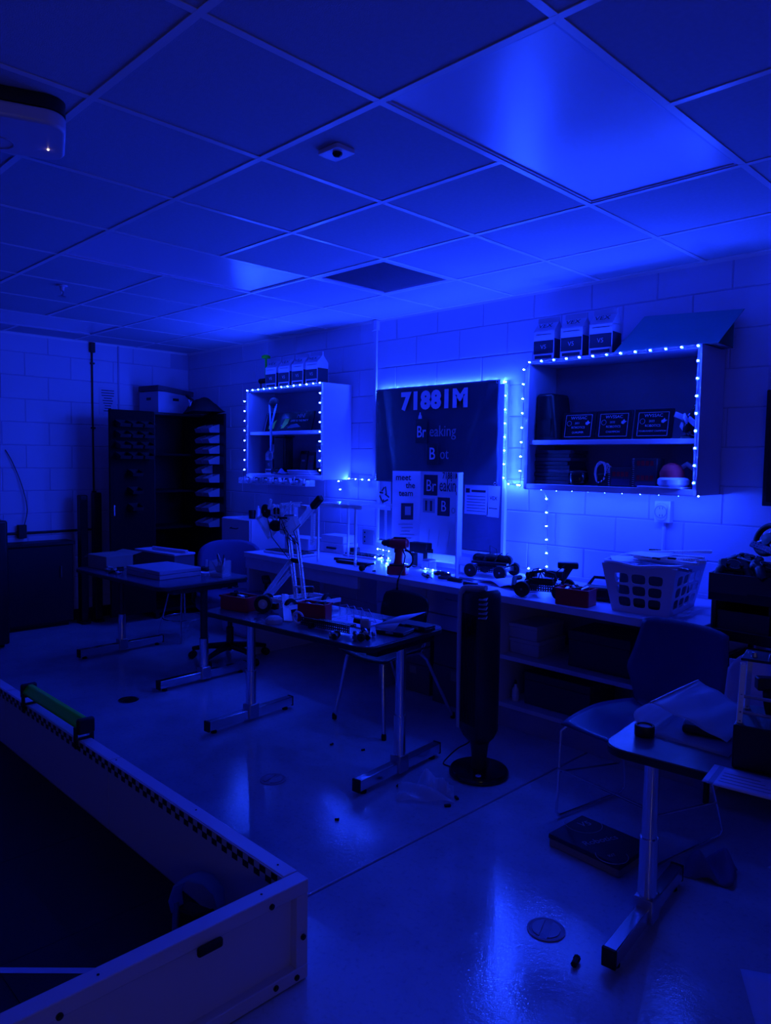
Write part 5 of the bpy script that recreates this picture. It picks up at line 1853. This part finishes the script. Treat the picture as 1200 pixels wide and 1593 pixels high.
MB().tube([(.026, -.073, -.06), (.026, -.073, -.085)], .007, 8).build('plug', 'black_rubber', t)

# glass beaker, bar, pads, papers and boards
t = thing('glass_jar', 'small clear square jar behind the red drill', 'jar', (-3.14, 3.52, CZ))
mb = MB()
mb.prism(rrect(.075, .075, .012), 0, .075)
mb.build('body', 'clear_plastic', t, bevel=.002)
MB().prism(rrect(.065, .065, .01), .076, .090).build('lid', 'white_plastic', t, bevel=.003)
t = thing('flat_bar', 'long flat black bar lying on the worktop under the metal frame', 'bar', (-3.73, 3.42, CZ), R(8))
MB().bb(-.15, .13, -.018, .018, 0, .022).build('body', 'black_plastic', t, bevel=.004)
MB().bb(-.16, -.15, -.014, .014, .003, .019).build('end_cap', 'black_rubber', t)
t = thing('flat_bar', 'short black bar behind the long flat one on the worktop', 'bar', (-3.92, 3.50, CZ), R(14))
MB().bb(-.09, .09, -.015, .015, 0, .018).build('body', 'black_plastic', t, bevel=.004)
MB().bb(.09, .10, -.010, .010, .003, .015).build('end_cap', 'black_rubber', t)
t = thing('keyboard', 'pale keyboard with dark keys at the left end of the worktop', 'keyboard', (-4.46, 3.42, CZ), R(5))
MB().prism(rrect(.44, .15, .01), 0, .018).build('base', 'white_plastic', t, bevel=.004)
for r_ in range(4):
    for k in range(14):
        MB().box((-.195 + k * .03, -.05 + r_ * .032, .0215), (.024, .024, .008)).build('key', 'black_plastic', t)
t = thing('keyboard', 'dark-keyed pad behind the long flat bar', 'keyboard', (-3.97, 3.74, CZ), R(4))
MB().prism(rrect(.34, .13, .01), 0, .016).build('base', 'white_plastic', t, bevel=.003)
for r_ in range(3):
    for k in range(9):
        MB().box((-.14 + k * .035, -.038 + r_ * .038, .020), (.026, .028, .010)).build('key', 'black_plastic', t)
t = thing('power_supply', 'beige bench power box behind the keyboard at the worktop left', 'power supply', (-4.63, 3.70, CZ), R(4))
MB().bb(-.14, .14, -.09, .09, .006, .10).build('body', 'card_white', t, bevel=.005)
for k in range(4):
    MB().bb(-.10 + k * .035, -.078 + k * .035, -.092, -.090, .045, .065).build('socket', 'black_plastic', t)
for x in (-.1, .1):
    for y in (-.06, .06):
        MB().lathe([(.012, 0), (.012, .006)], (x, y, 0), 10).build('foot', 'black_rubber', t)
t = thing('parts_case', 'white stacked drawer case behind the tall robot on the worktop', 'case', (-4.33, 3.80, CZ), R(4))
MB().bb(-.13, .13, -.08, .08, 0, .075).build('lower_drawer', 'white_plastic', t, bevel=.004)
MB().bb(-.12, .12, -.075, .075, .077, .135).build('upper_drawer', 'white_plastic', t, bevel=.004)
MB().bb(-.05, .05, -.090, -.080, .03, .045).build('pull', 'black_plastic', t, bevel=.002)
MB().bb(.15, .20, -.03, .03, 0, .05).build('side_block', 'black_plastic', t, bevel=.004)
t = thing('clamp', 'small black clamp at the worktop front edge left of the drill', 'clamp', (-3.47, 3.245, CZ))
MB().sphere((0, 0, .022), .022, 12).build('knob', 'black_rubber', t)
MB().tube([(0, .005, .01), (.03, .02, .045), (.05, .06, .05)], .007, 8).build('arm', 'black_plastic', t)
MB().lathe([(.012, 0), (.012, .006), (.005, .008)], (.05, .06, 0), 10).build('pad', 'black_rubber', t)
t = thing('black_box_small', 'black box with a stand leg leaning at the display board foot', 'box', (-3.345, 3.665, CZ), R(3))
MB().bb(-.075, .075, -.03, .03, .10, .17).build('body', 'black_plastic', t, bevel=.004)
MB().bb(.045, .085, -.03, .03, 0, .13).build('leg', 'black_plastic', t, bevel=.003)
MB().bb(-.06, -.04, -.02, .02, 0, .10).build('leg', 'black_plastic', t, bevel=.003)
t = thing('mesh_basket', 'low perforated metal tray in front of the display board', 'tray', (-3.09, 3.69, CZ), R(4))
mb = MB()
mb.perf((-.17, -.04, .06), (1, 0, 0), (0, 0, 1), 27, 4)
mb.build('perforated_side', 'aluminium', t, solid=.0014, smooth=False)
MB().bb(-.17, .17, -.038, .04, .056, .060).build('tray_floor', 'grey_metal', t)
for x in (-.16, .16):
    MB().bb(x - .005, x + .005, -.03, .03, 0, .056).build('leg', 'grey_metal', t)
rr = random.Random(41)
LABS = ['black marker lying on the worktop right of the display board', 'black marker lying beside the open booklet', 'grey screwdriver lying on the worktop behind the fan', 'small black driver bit holder on the worktop']
for k, (x, y, a, m_) in enumerate(((-2.78, 3.39, -.2, 'black_plastic'), (-2.62, 3.33, .1, 'black_plastic'), (-2.76, 3.47, .3, 'silver'), (-3.02, 3.37, -.5, 'black_plastic'))):
    t = thing('hand_tool', LABS[k], 'tool', (x, y, CZ), a)
    MB().tube([(-.07, 0, .0125), (.02, 0, .0125)], .012, 10).build('handle', m_, t)
    MB().tube([(.02, 0, .0125), (.09, 0, .0125)], .005, 8).build('shaft', 'grey_metal', t)
for k, (x, y) in enumerate(((-3.02, 3.50), (-2.90, 3.40))):
    t = thing('coiled_chain', ('coil of black chain on the worktop front of the mesh tray', 'coil of black chain near the worktop front edge behind the fan')[k], 'chain', (x, y, CZ))
    pts = [(.045 * math.cos(a) * (1 + .1 * math.sin(3 * a)), .035 * math.sin(a), .008 + .004 * a / 6) for a in [i * .45 for i in range(42)]]
    MB().tube(pts, .0065, 6).build('links', 'black_metal', t)
    MB().box((.05, .0, .012), (.05, .025, .022), .4).build('link_end', 'black_plastic', t, bevel=.004)
# open booklet
t = thing('open_booklet', 'white open booklet lying on the worktop behind the tower fan', 'booklet', (-2.48, 3.56, CZ), R(-14))
for s in (-1, 1):
    MB().grid(lambda u, v: (s * u * .21, (v - .5) * .27, .003 + .028 * math.sin(PI * min(1, u * 1.05)) * (1 - .3 * u) + .004 * v), 10, 4).build('page', 'paper', t, solid=.002, ang=180)
for k in range(5):
    MB().bb(.05, .17, -.09 + k * .032, -.086 + k * .032, .0325, .0333).build('text_line', 'paper_grey', t)
MB().tube([(0, -.135, .003), (0, .135, .003)], .003, 6).build('spine', 'black_plastic', t)
t = thing('loose_paper', 'white sheet with a bent corner left of the open booklet', 'paper', (-2.72, 3.53, CZ), R(10))
MB().grid(lambda u, v: ((u - .5) * .25, (v - .5) * .19, .001 + .035 * max(0, .35 - u) ** 1.3 * (1 - v)), 8, 6).build('sheet', 'paper', t, solid=.0008, ang=180)
t = thing('vr_goggles', 'dark goggles-like device between the low robot and the basket', 'device', (-1.93, 3.52, CZ), R(15))
MB().bb(-.09, .09, -.045, .045, .001, .075).build('body', 'black_plastic', t, bevel=.018, seg=3)
MB().bb(-.06, .06, -.048, -.045, .02, .06).build('visor', 'black_gloss', t, bevel=.001)
MB().tube([(-.08, .03, .06), (-.05, .06, .11), (.05, .06, .11), (.08, .03, .06)], .009, 8).build('strap', 'black_fabric', t)

# ================================================================== MIDDLE TABLE ITEMS
tz = TZ + .0006
t = thing('grid_pad', 'white gridded paper pad on the middle table behind the wire pieces', 'paper', (-2.805, 2.59, tz), R(2))
MB().bb(-.13, .13, -.10, .10, 0, .006).build('pad', 'paper', t, bevel=.001)
for k in range(6):
    MB().bb(-.10 + k * .04, -.0985 + k * .04, -.09, .09, .006, .0064).build('grid_line', 'paper_grey', t)
t = thing('wire_racks', 'thin wire holders standing on the gridded pad', 'wire holder', (-2.80, 2.60, tz + .0068))
for k in range(4):
    x = -.09 + k * .055
    MB().tube([(x, -.05, 0), (x - .005, -.05, .07), (x + .02, -.02, .075), (x + .025, .03, 0)], .0015, 5).build('wire_loop', 'grey_metal', t)
MB().tube([(-.09, .03, .0015), (.10, .03, .0015)], .0015, 5).build('wire_base', 'grey_metal', t)
t = thing('perforated_beam', 'dark perforated beam lying across the front of the middle table', 'beam', (-2.72, 2.34, tz), R(9))
chan(t, (-.20, 0, .027), (.12, 0, .027), (0, -1, 0), 3, 'black_metal', 'beam_channel')
chan(t, (-.10, .03, .045), (.12, .04, .045), (0, 0, 1), 2, 'black_metal', 'beam_channel')
MB().bb(-.14, -.115, -.015, .015, .0, .03).build('block', 'black_plastic', t, bevel=.003)
t = thing('tape_ring', 'small white ring standing on the middle table beside the red box', 'ring', (-2.96, 2.325, tz + .034), R(25))
MB().torus((0, 0, 0), .028, .006, 'Y', 24, 8).build('ring', 'white_plastic', t)
MB().bb(-.004, .004, -.006, .006, -.034, -.030).build('flat_spot', 'white_plastic', t)
t = thing('mesh_ball', 'pale perforated half-round part on the middle table', 'part', (-3.07, 2.255, tz), R(0))
MB().lathe([(.045, 0), (.044, .02), (.03, .032), (.0, .036)], n=14).build('shell', 'frost_plastic', t)
for k in range(8):
    a = k * PI / 4
    MB().sphere((.038 * math.cos(a), .038 * math.sin(a), .018), .006, 6).build('hole', 'black_plastic', t)
GL = ['small gear cluster on the middle table front, left of the phone', 'small gear cluster in front of the wire holders', 'small gear cluster at the right of the dark beam']
for k, (x, y) in enumerate(((-2.53, 2.40), (-2.60, 2.27), (-2.50, 2.33))):
    t = thing('gear_cluster', GL[k], 'gears', (x, y, tz), group='gear clusters on the middle table')
    rr = random.Random(60 + k)
    for q in range(6):
        c = (rr.uniform(-.03, .03), rr.uniform(-.025, .025))
        r_ = rr.uniform(.012, .02)
        M = Matrix.Translation((c[0], c[1], r_ + .001)) @ Matrix.Rotation(rr.uniform(0, 3), 4, 'Z') @ Matrix.Rotation(PI / 2, 4, 'X')
        MB(M).lathe([(r_, -.005), (r_, .005), (r_ * .4, .006), (r_ * .3, 0)], n=12).build('gear', rr.choice(['grey_metal', 'black_plastic', 'screw_steel']), t)
t = thing('folded_card', 'pale folded card leaning on dark boxes on the middle table', 'card', (-2.50, 2.60, tz + .062), R(20))
MB().add([(-.11, -.05, -.03), (.03, -.07, .0), (.11, .06, .035), (-.03, .07, .0)], [(0, 1, 2, 3)]).build('upper_leaf', 'paper_grey', t, solid=.002)
MB().add([(-.11, -.05, -.032), (.03, -.07, -.002), (.00, -.10, -.05), (-.09, -.09, -.053)], [(0, 1, 2, 3)]).build('lower_leaf', 'paper_grey', t, solid=.002)
for k, (x, y, sx, sy, h, a, lab) in enumerate(((-2.49, 2.555, .15, .12, .022, .3, 'flat dark box under the folded card on the middle table'), (-2.455, 2.70, .12, .09, .030, .1, 'dark box at the right end of the middle table'),
                                               (-2.60, 2.70, .16, .10, .026, -.1, 'dark box behind the folded card on the middle table'))):
    t = thing('flat_case', lab, 'case', (x, y, tz), a)
    MB().bb(-sx / 2, sx / 2, -sy / 2, sy / 2, 0, h * .6).build('body', 'black_plastic', t, bevel=.004)
    MB().bb(-sx / 2 - .001, sx / 2 + .001, -sy / 2 - .001, sy / 2 + .001, h * .62, h).build('lid', 'bin_dark', t, bevel=.004)
    MB().bb(-.02, .02, -sy / 2 - .004, -sy / 2, h * .4, h * .8).build('latch', 'silver', t, bevel=.001)
t = thing('glue_gun', 'pale nozzle tool standing on the middle table front', 'tool', (-2.60, 2.46, tz), R(30))
MB().box((0, 0, .045), (.05, .04, .05)).build('body', 'frost_plastic', t, bevel=.010)
MB().lathe([(.022, 0), (.024, .02), (.018, .03)], n=14).build('foot', 'black_plastic', t)
MB().tube([(-.02, 0, .05), (-.06, 0, .055)], .012, 10).build('nozzle', 'black_rubber', t)

# ================================================================== FAR LEFT TABLE ITEMS
lz = TZ + .0056
t = thing('shipping_box', 'brown cardboard box with open flaps at the left end of the far left table', 'box', (-5.42, 2.46, lz), R(6))
MB().bb(-.13, .13, -.11, .11, 0, .10).build('body', 'card_brown', t, bevel=.003)
MB().box((0, .145, .105), (.26, .08, .003), M=Matrix.Rotation(R(12), 4, 'X')).build('flap', 'card_brown', t)
MB().box((-.16, 0, .085), (.08, .21, .003), M=Matrix.Rotation(R(-25), 4, 'Y')).build('flap', 'card_brown', t)
t = thing('long_box', 'long red-sided box behind the brown one on the far left table', 'box', (-5.28, 2.83, lz), R(6))
MB().bb(-.26, .26, -.09, .09, 0, .10).build('body', 'card_dark', t, bevel=.003)
MB().bb(-.265, .265, -.095, .095, .10, .115).build('lid', 'card_white', t, bevel=.003)
t = thing('paper_roll', 'white rolled paper lying on top of the long box', 'paper roll', (-5.18, 2.82, lz + .1165), R(10))
MB().tube([(-.2, 0, .0135), (.2, 0, .0135)], .013, 12).build('roll', 'paper', t)
MB().tube([(-.203, 0, .0135), (.203, 0, .0135)], .005, 8).build('core', 'card_brown', t)
t = thing('drawing_sheet', 'large blue-grey flat case covering the front of the far left table', 'case', (-4.86, 2.62, lz), R(5))
MB().bb(-.20, .22, -.20, .14, 0, .030).build('lower_half', 'paper_grey', t, bevel=.004)
MB().bb(-.20, .22, -.20, .14, .031, .060).build('upper_half', 'paper_grey', t, bevel=.006)
MB().bb(-.04, .04, -.206, -.20, .022, .040).build('latch', 'silver', t, bevel=.002)
rr = random.Random(5)
for k, (x, y, lab) in enumerate(((-5.22, 2.40, 'small pile of dark and white parts beside the brown box'), (-5.12, 2.36, 'small pile of parts at the far left table front edge'))):
    t = thing('parts_pile', lab, 'parts', (x, y, lz), rr.uniform(0, 2))
    for q in range(8):
        MB().box((rr.uniform(-.05, .05), rr.uniform(-.035, .035), .010 + .007 * (q // 3)), (.05, .018, .014), M=Matrix.Rotation(rr.uniform(0, 3), 4, 'Z') @ Matrix.Rotation(rr.uniform(-.3, .3), 4, 'Y')).build('part', rr.choice(['white_plastic', 'black_plastic', 'black_rubber', 'silver']), t, bevel=.003)
t = thing('folder', 'pale folder lying at the back of the far left table', 'folder', (-4.82, 2.87, lz), R(6))
MB().bb(-.16, .14, -.07, .06, 0, .008).build('cover', 'paper', t, bevel=.001)
MB().bb(-.02, .10, -.02, .05, .009, .035).build('dark_pouch', 'black_fabric', t, bevel=.01)
for s in (0, .014):
    MB().tube([(.04 + s, .02, .03), (.045 + s, .02, .09)], .003, 6).build('pen', 'white_plastic', t)
# clear acrylic box with strips
t = thing('acrylic_box', 'clear box of tangled strips at the right end of the far left table', 'box', (-4.535, 2.86, lz), R(20))
w_, d, h = .115, .10, .11
for (a, c, e, f_) in ((-w_ / 2, w_ / 2, -d / 2, -d / 2 + .003), (-w_ / 2, w_ / 2, d / 2 - .003, d / 2), (-w_ / 2, -w_ / 2 + .003, -d / 2, d / 2), (w_ / 2 - .003, w_ / 2, -d / 2, d / 2)):
    MB().bb(a, c, e, f_, 0, h).build('wall', 'clear_plastic', t)
MB().bb(-w_ / 2, w_ / 2, -d / 2, d / 2, 0, .004).build('base', 'white_plastic', t)
MB().bb(-w_ / 2 + .004, w_ / 2 - .004, -d / 2 + .004, d / 2 - .004, .005, .02).build('label_card', 'print_pale', t)
for q in range(10):
    x, y = rr.uniform(-.035, .035), rr.uniform(-.03, .03)
    MB().tube([(x, y, .03), (x + rr.uniform(-.05, .05), y + rr.uniform(-.03, .03), rr.uniform(.10, .16))], .004, 6).build('strip', 'white_plastic' if q % 2 else 'black_plastic', t)
MB().sphere((0, 0, .05), .035, 10, (1.1, 1, .8)).build('dark_filler', 'black_rubber', t)

# ================================================================== RIGHT TABLE ITEMS
t = thing('tape_puck', 'small black round puck at the left corner of the right table', 'puck', (-1.02, 2.16, tz))
MB().lathe([(.028, 0), (.030, .003), (.030, .030), (.028, .033), (.022, .033), (.021, .029), (0, .029)], n=28).build('body', 'black_plastic', t)
MB().lathe([(.020, .0295), (0, .030)], n=24).build('top_disc', 'silver', t)
# zip bag standing open on its side
t = thing('plastic_bag', 'clear zip bag lying open on the right table beside the puck', 'bag', (-.885, 2.365, tz), R(0))


def quad(a, b_, c, d, wob=.004):
    a, b_, c, d = map(Vector, (a, b_, c, d))

    def fn(u, v):
        p = (a * (1 - u) + b_ * u) * (1 - v) + (d * (1 - u) + c * u) * v
        p.z += wob * math.sin(7 * u + 3 * v) * math.sin(PI * v) + .6 * wob * math.sin(15 * v - 4 * u)
        return p
    return fn


BA, BB, BC, BD = (-.115, -.215, .110), (-.125, .165, .100), (.10, .06, .062), (.115, -.215, .050)
MB().grid(quad(BA, BB, BC, BD), 14, 14).build('top_film', 'bag_film', t, solid=.0008, ang=180)


def curl(u, v):
    a, b_ = Vector(BA), Vector(BB)
    lo0, lo1 = Vector((-.13, -.195, .003)), Vector((-.165, .13, .003))
    p = (a * (1 - u) + b_ * u) * (1 - v) + (lo0 * (1 - u) + lo1 * u) * v
    p.x -= .05 * math.sin(PI * v) * (1 - .3 * u)
    return p


MB().grid(curl, 10, 10).build('mouth_film', 'bag_film', t, solid=.0008, ang=180)
MB().grid(quad((-.13, -.195, .003), (-.165, .13, .003), (.10, .06, .004), (.115, -.20, .004), .0006), 8, 8).build('bottom_film', 'bag_film', t, solid=.0006, ang=180)
MB().tube([BA, (-.12, -.02, .106), BB], .0035, 6).build('zip_strip', 'frost_plastic', t)
MB().box((-.0, -.06, .022), (.14, .09, .03), .3).build('dark_content', 'black_plastic', t, bevel=.010)
t = thing('white_pouch', 'crumpled white paper pouch behind the bag on the right table', 'pouch', (-.84, 2.60, tz), R(10))
MB().grid(lambda u, v: ((u - .5) * .20, .02 * math.sin(4 * u) + (v - .5) * .06, .010 + v * .185 * (1 - .25 * (2 * u - 1) ** 4) + .006 * math.sin(9 * u + 5 * v)), 12, 10).build('front', 'paper', t, solid=.002, ang=180)
MB().grid(lambda u, v: ((u - .5) * .20, .07 - v * .02, .002 + v * .17), 6, 5).build('back', 'paper', t, solid=.002, ang=180)
t = thing('paper_pile', 'pile of printed sheets hanging over the front edge of the right table', 'paper', (-.665, 2.035, tz), R(8))
t.scale = (.75, .7, 1)
for k in range(3):
    MB().grid(lambda u, v: ((u - .5) * .28 + .02 * k, (v - .5) * .20 - .01 * k, .0012 + .0016 * k + (.0 if v > .25 else -.5 * (.25 - v) ** 1.5 * 0)), 6, 6).build('sheet', 'paper' if k % 2 == 0 else 'paper_grey', t, solid=.0008)
for k in range(4):
    MB().bb(-.09, .09 - .02 * k, -.07 + k * .03, -.066 + k * .03, .0056, .006).build('text_line', 'paper_grey', t)
# dark robot on right table
t = thing('dark_robot', 'dark robot with pale upright channels at the right edge on the right table', 'robot', (-.665, 2.235, tz), R(12))
MB().bb(-.10, .12, -.115, .10, .001, .125).build('chassis', 'black_plastic', t, bevel=.006)
for x in (-.095, .09):
    for y in (-.085, .06):
        chan(t, (x, y, .125), (x + .004, y, .285), (-1, -.2, 0), 2, 'aluminium', 'upright')
for zz in (.155, .20):
    MB().tube([(-.09, -.09, zz), (.09, -.09, zz)], .005, 8).build('axle', 'silver', t)
motor(t, (-.03, -.03, .23), .4)
motor(t, (.04, .0, .26), 1.2)
motor(t, (.0, .04, .21), 2.2)
wheel(t, (-.02, -.04, .18), (1, 0, .2), .04, .02)
wheel(t, (.05, -.03, .19), (1, 0, 0), .035, .02)
MB().bb(-.10, .10, -.02, .10, .282, .290).build('top_plate', 'black_metal', t, bevel=.002)
for k in range(4):
    MB().lathe([(.009, .290), (.007, .302), (0, .303)], (-.07 + k * .045, .02, 0), 8).build('knob', 'screw_steel', t)
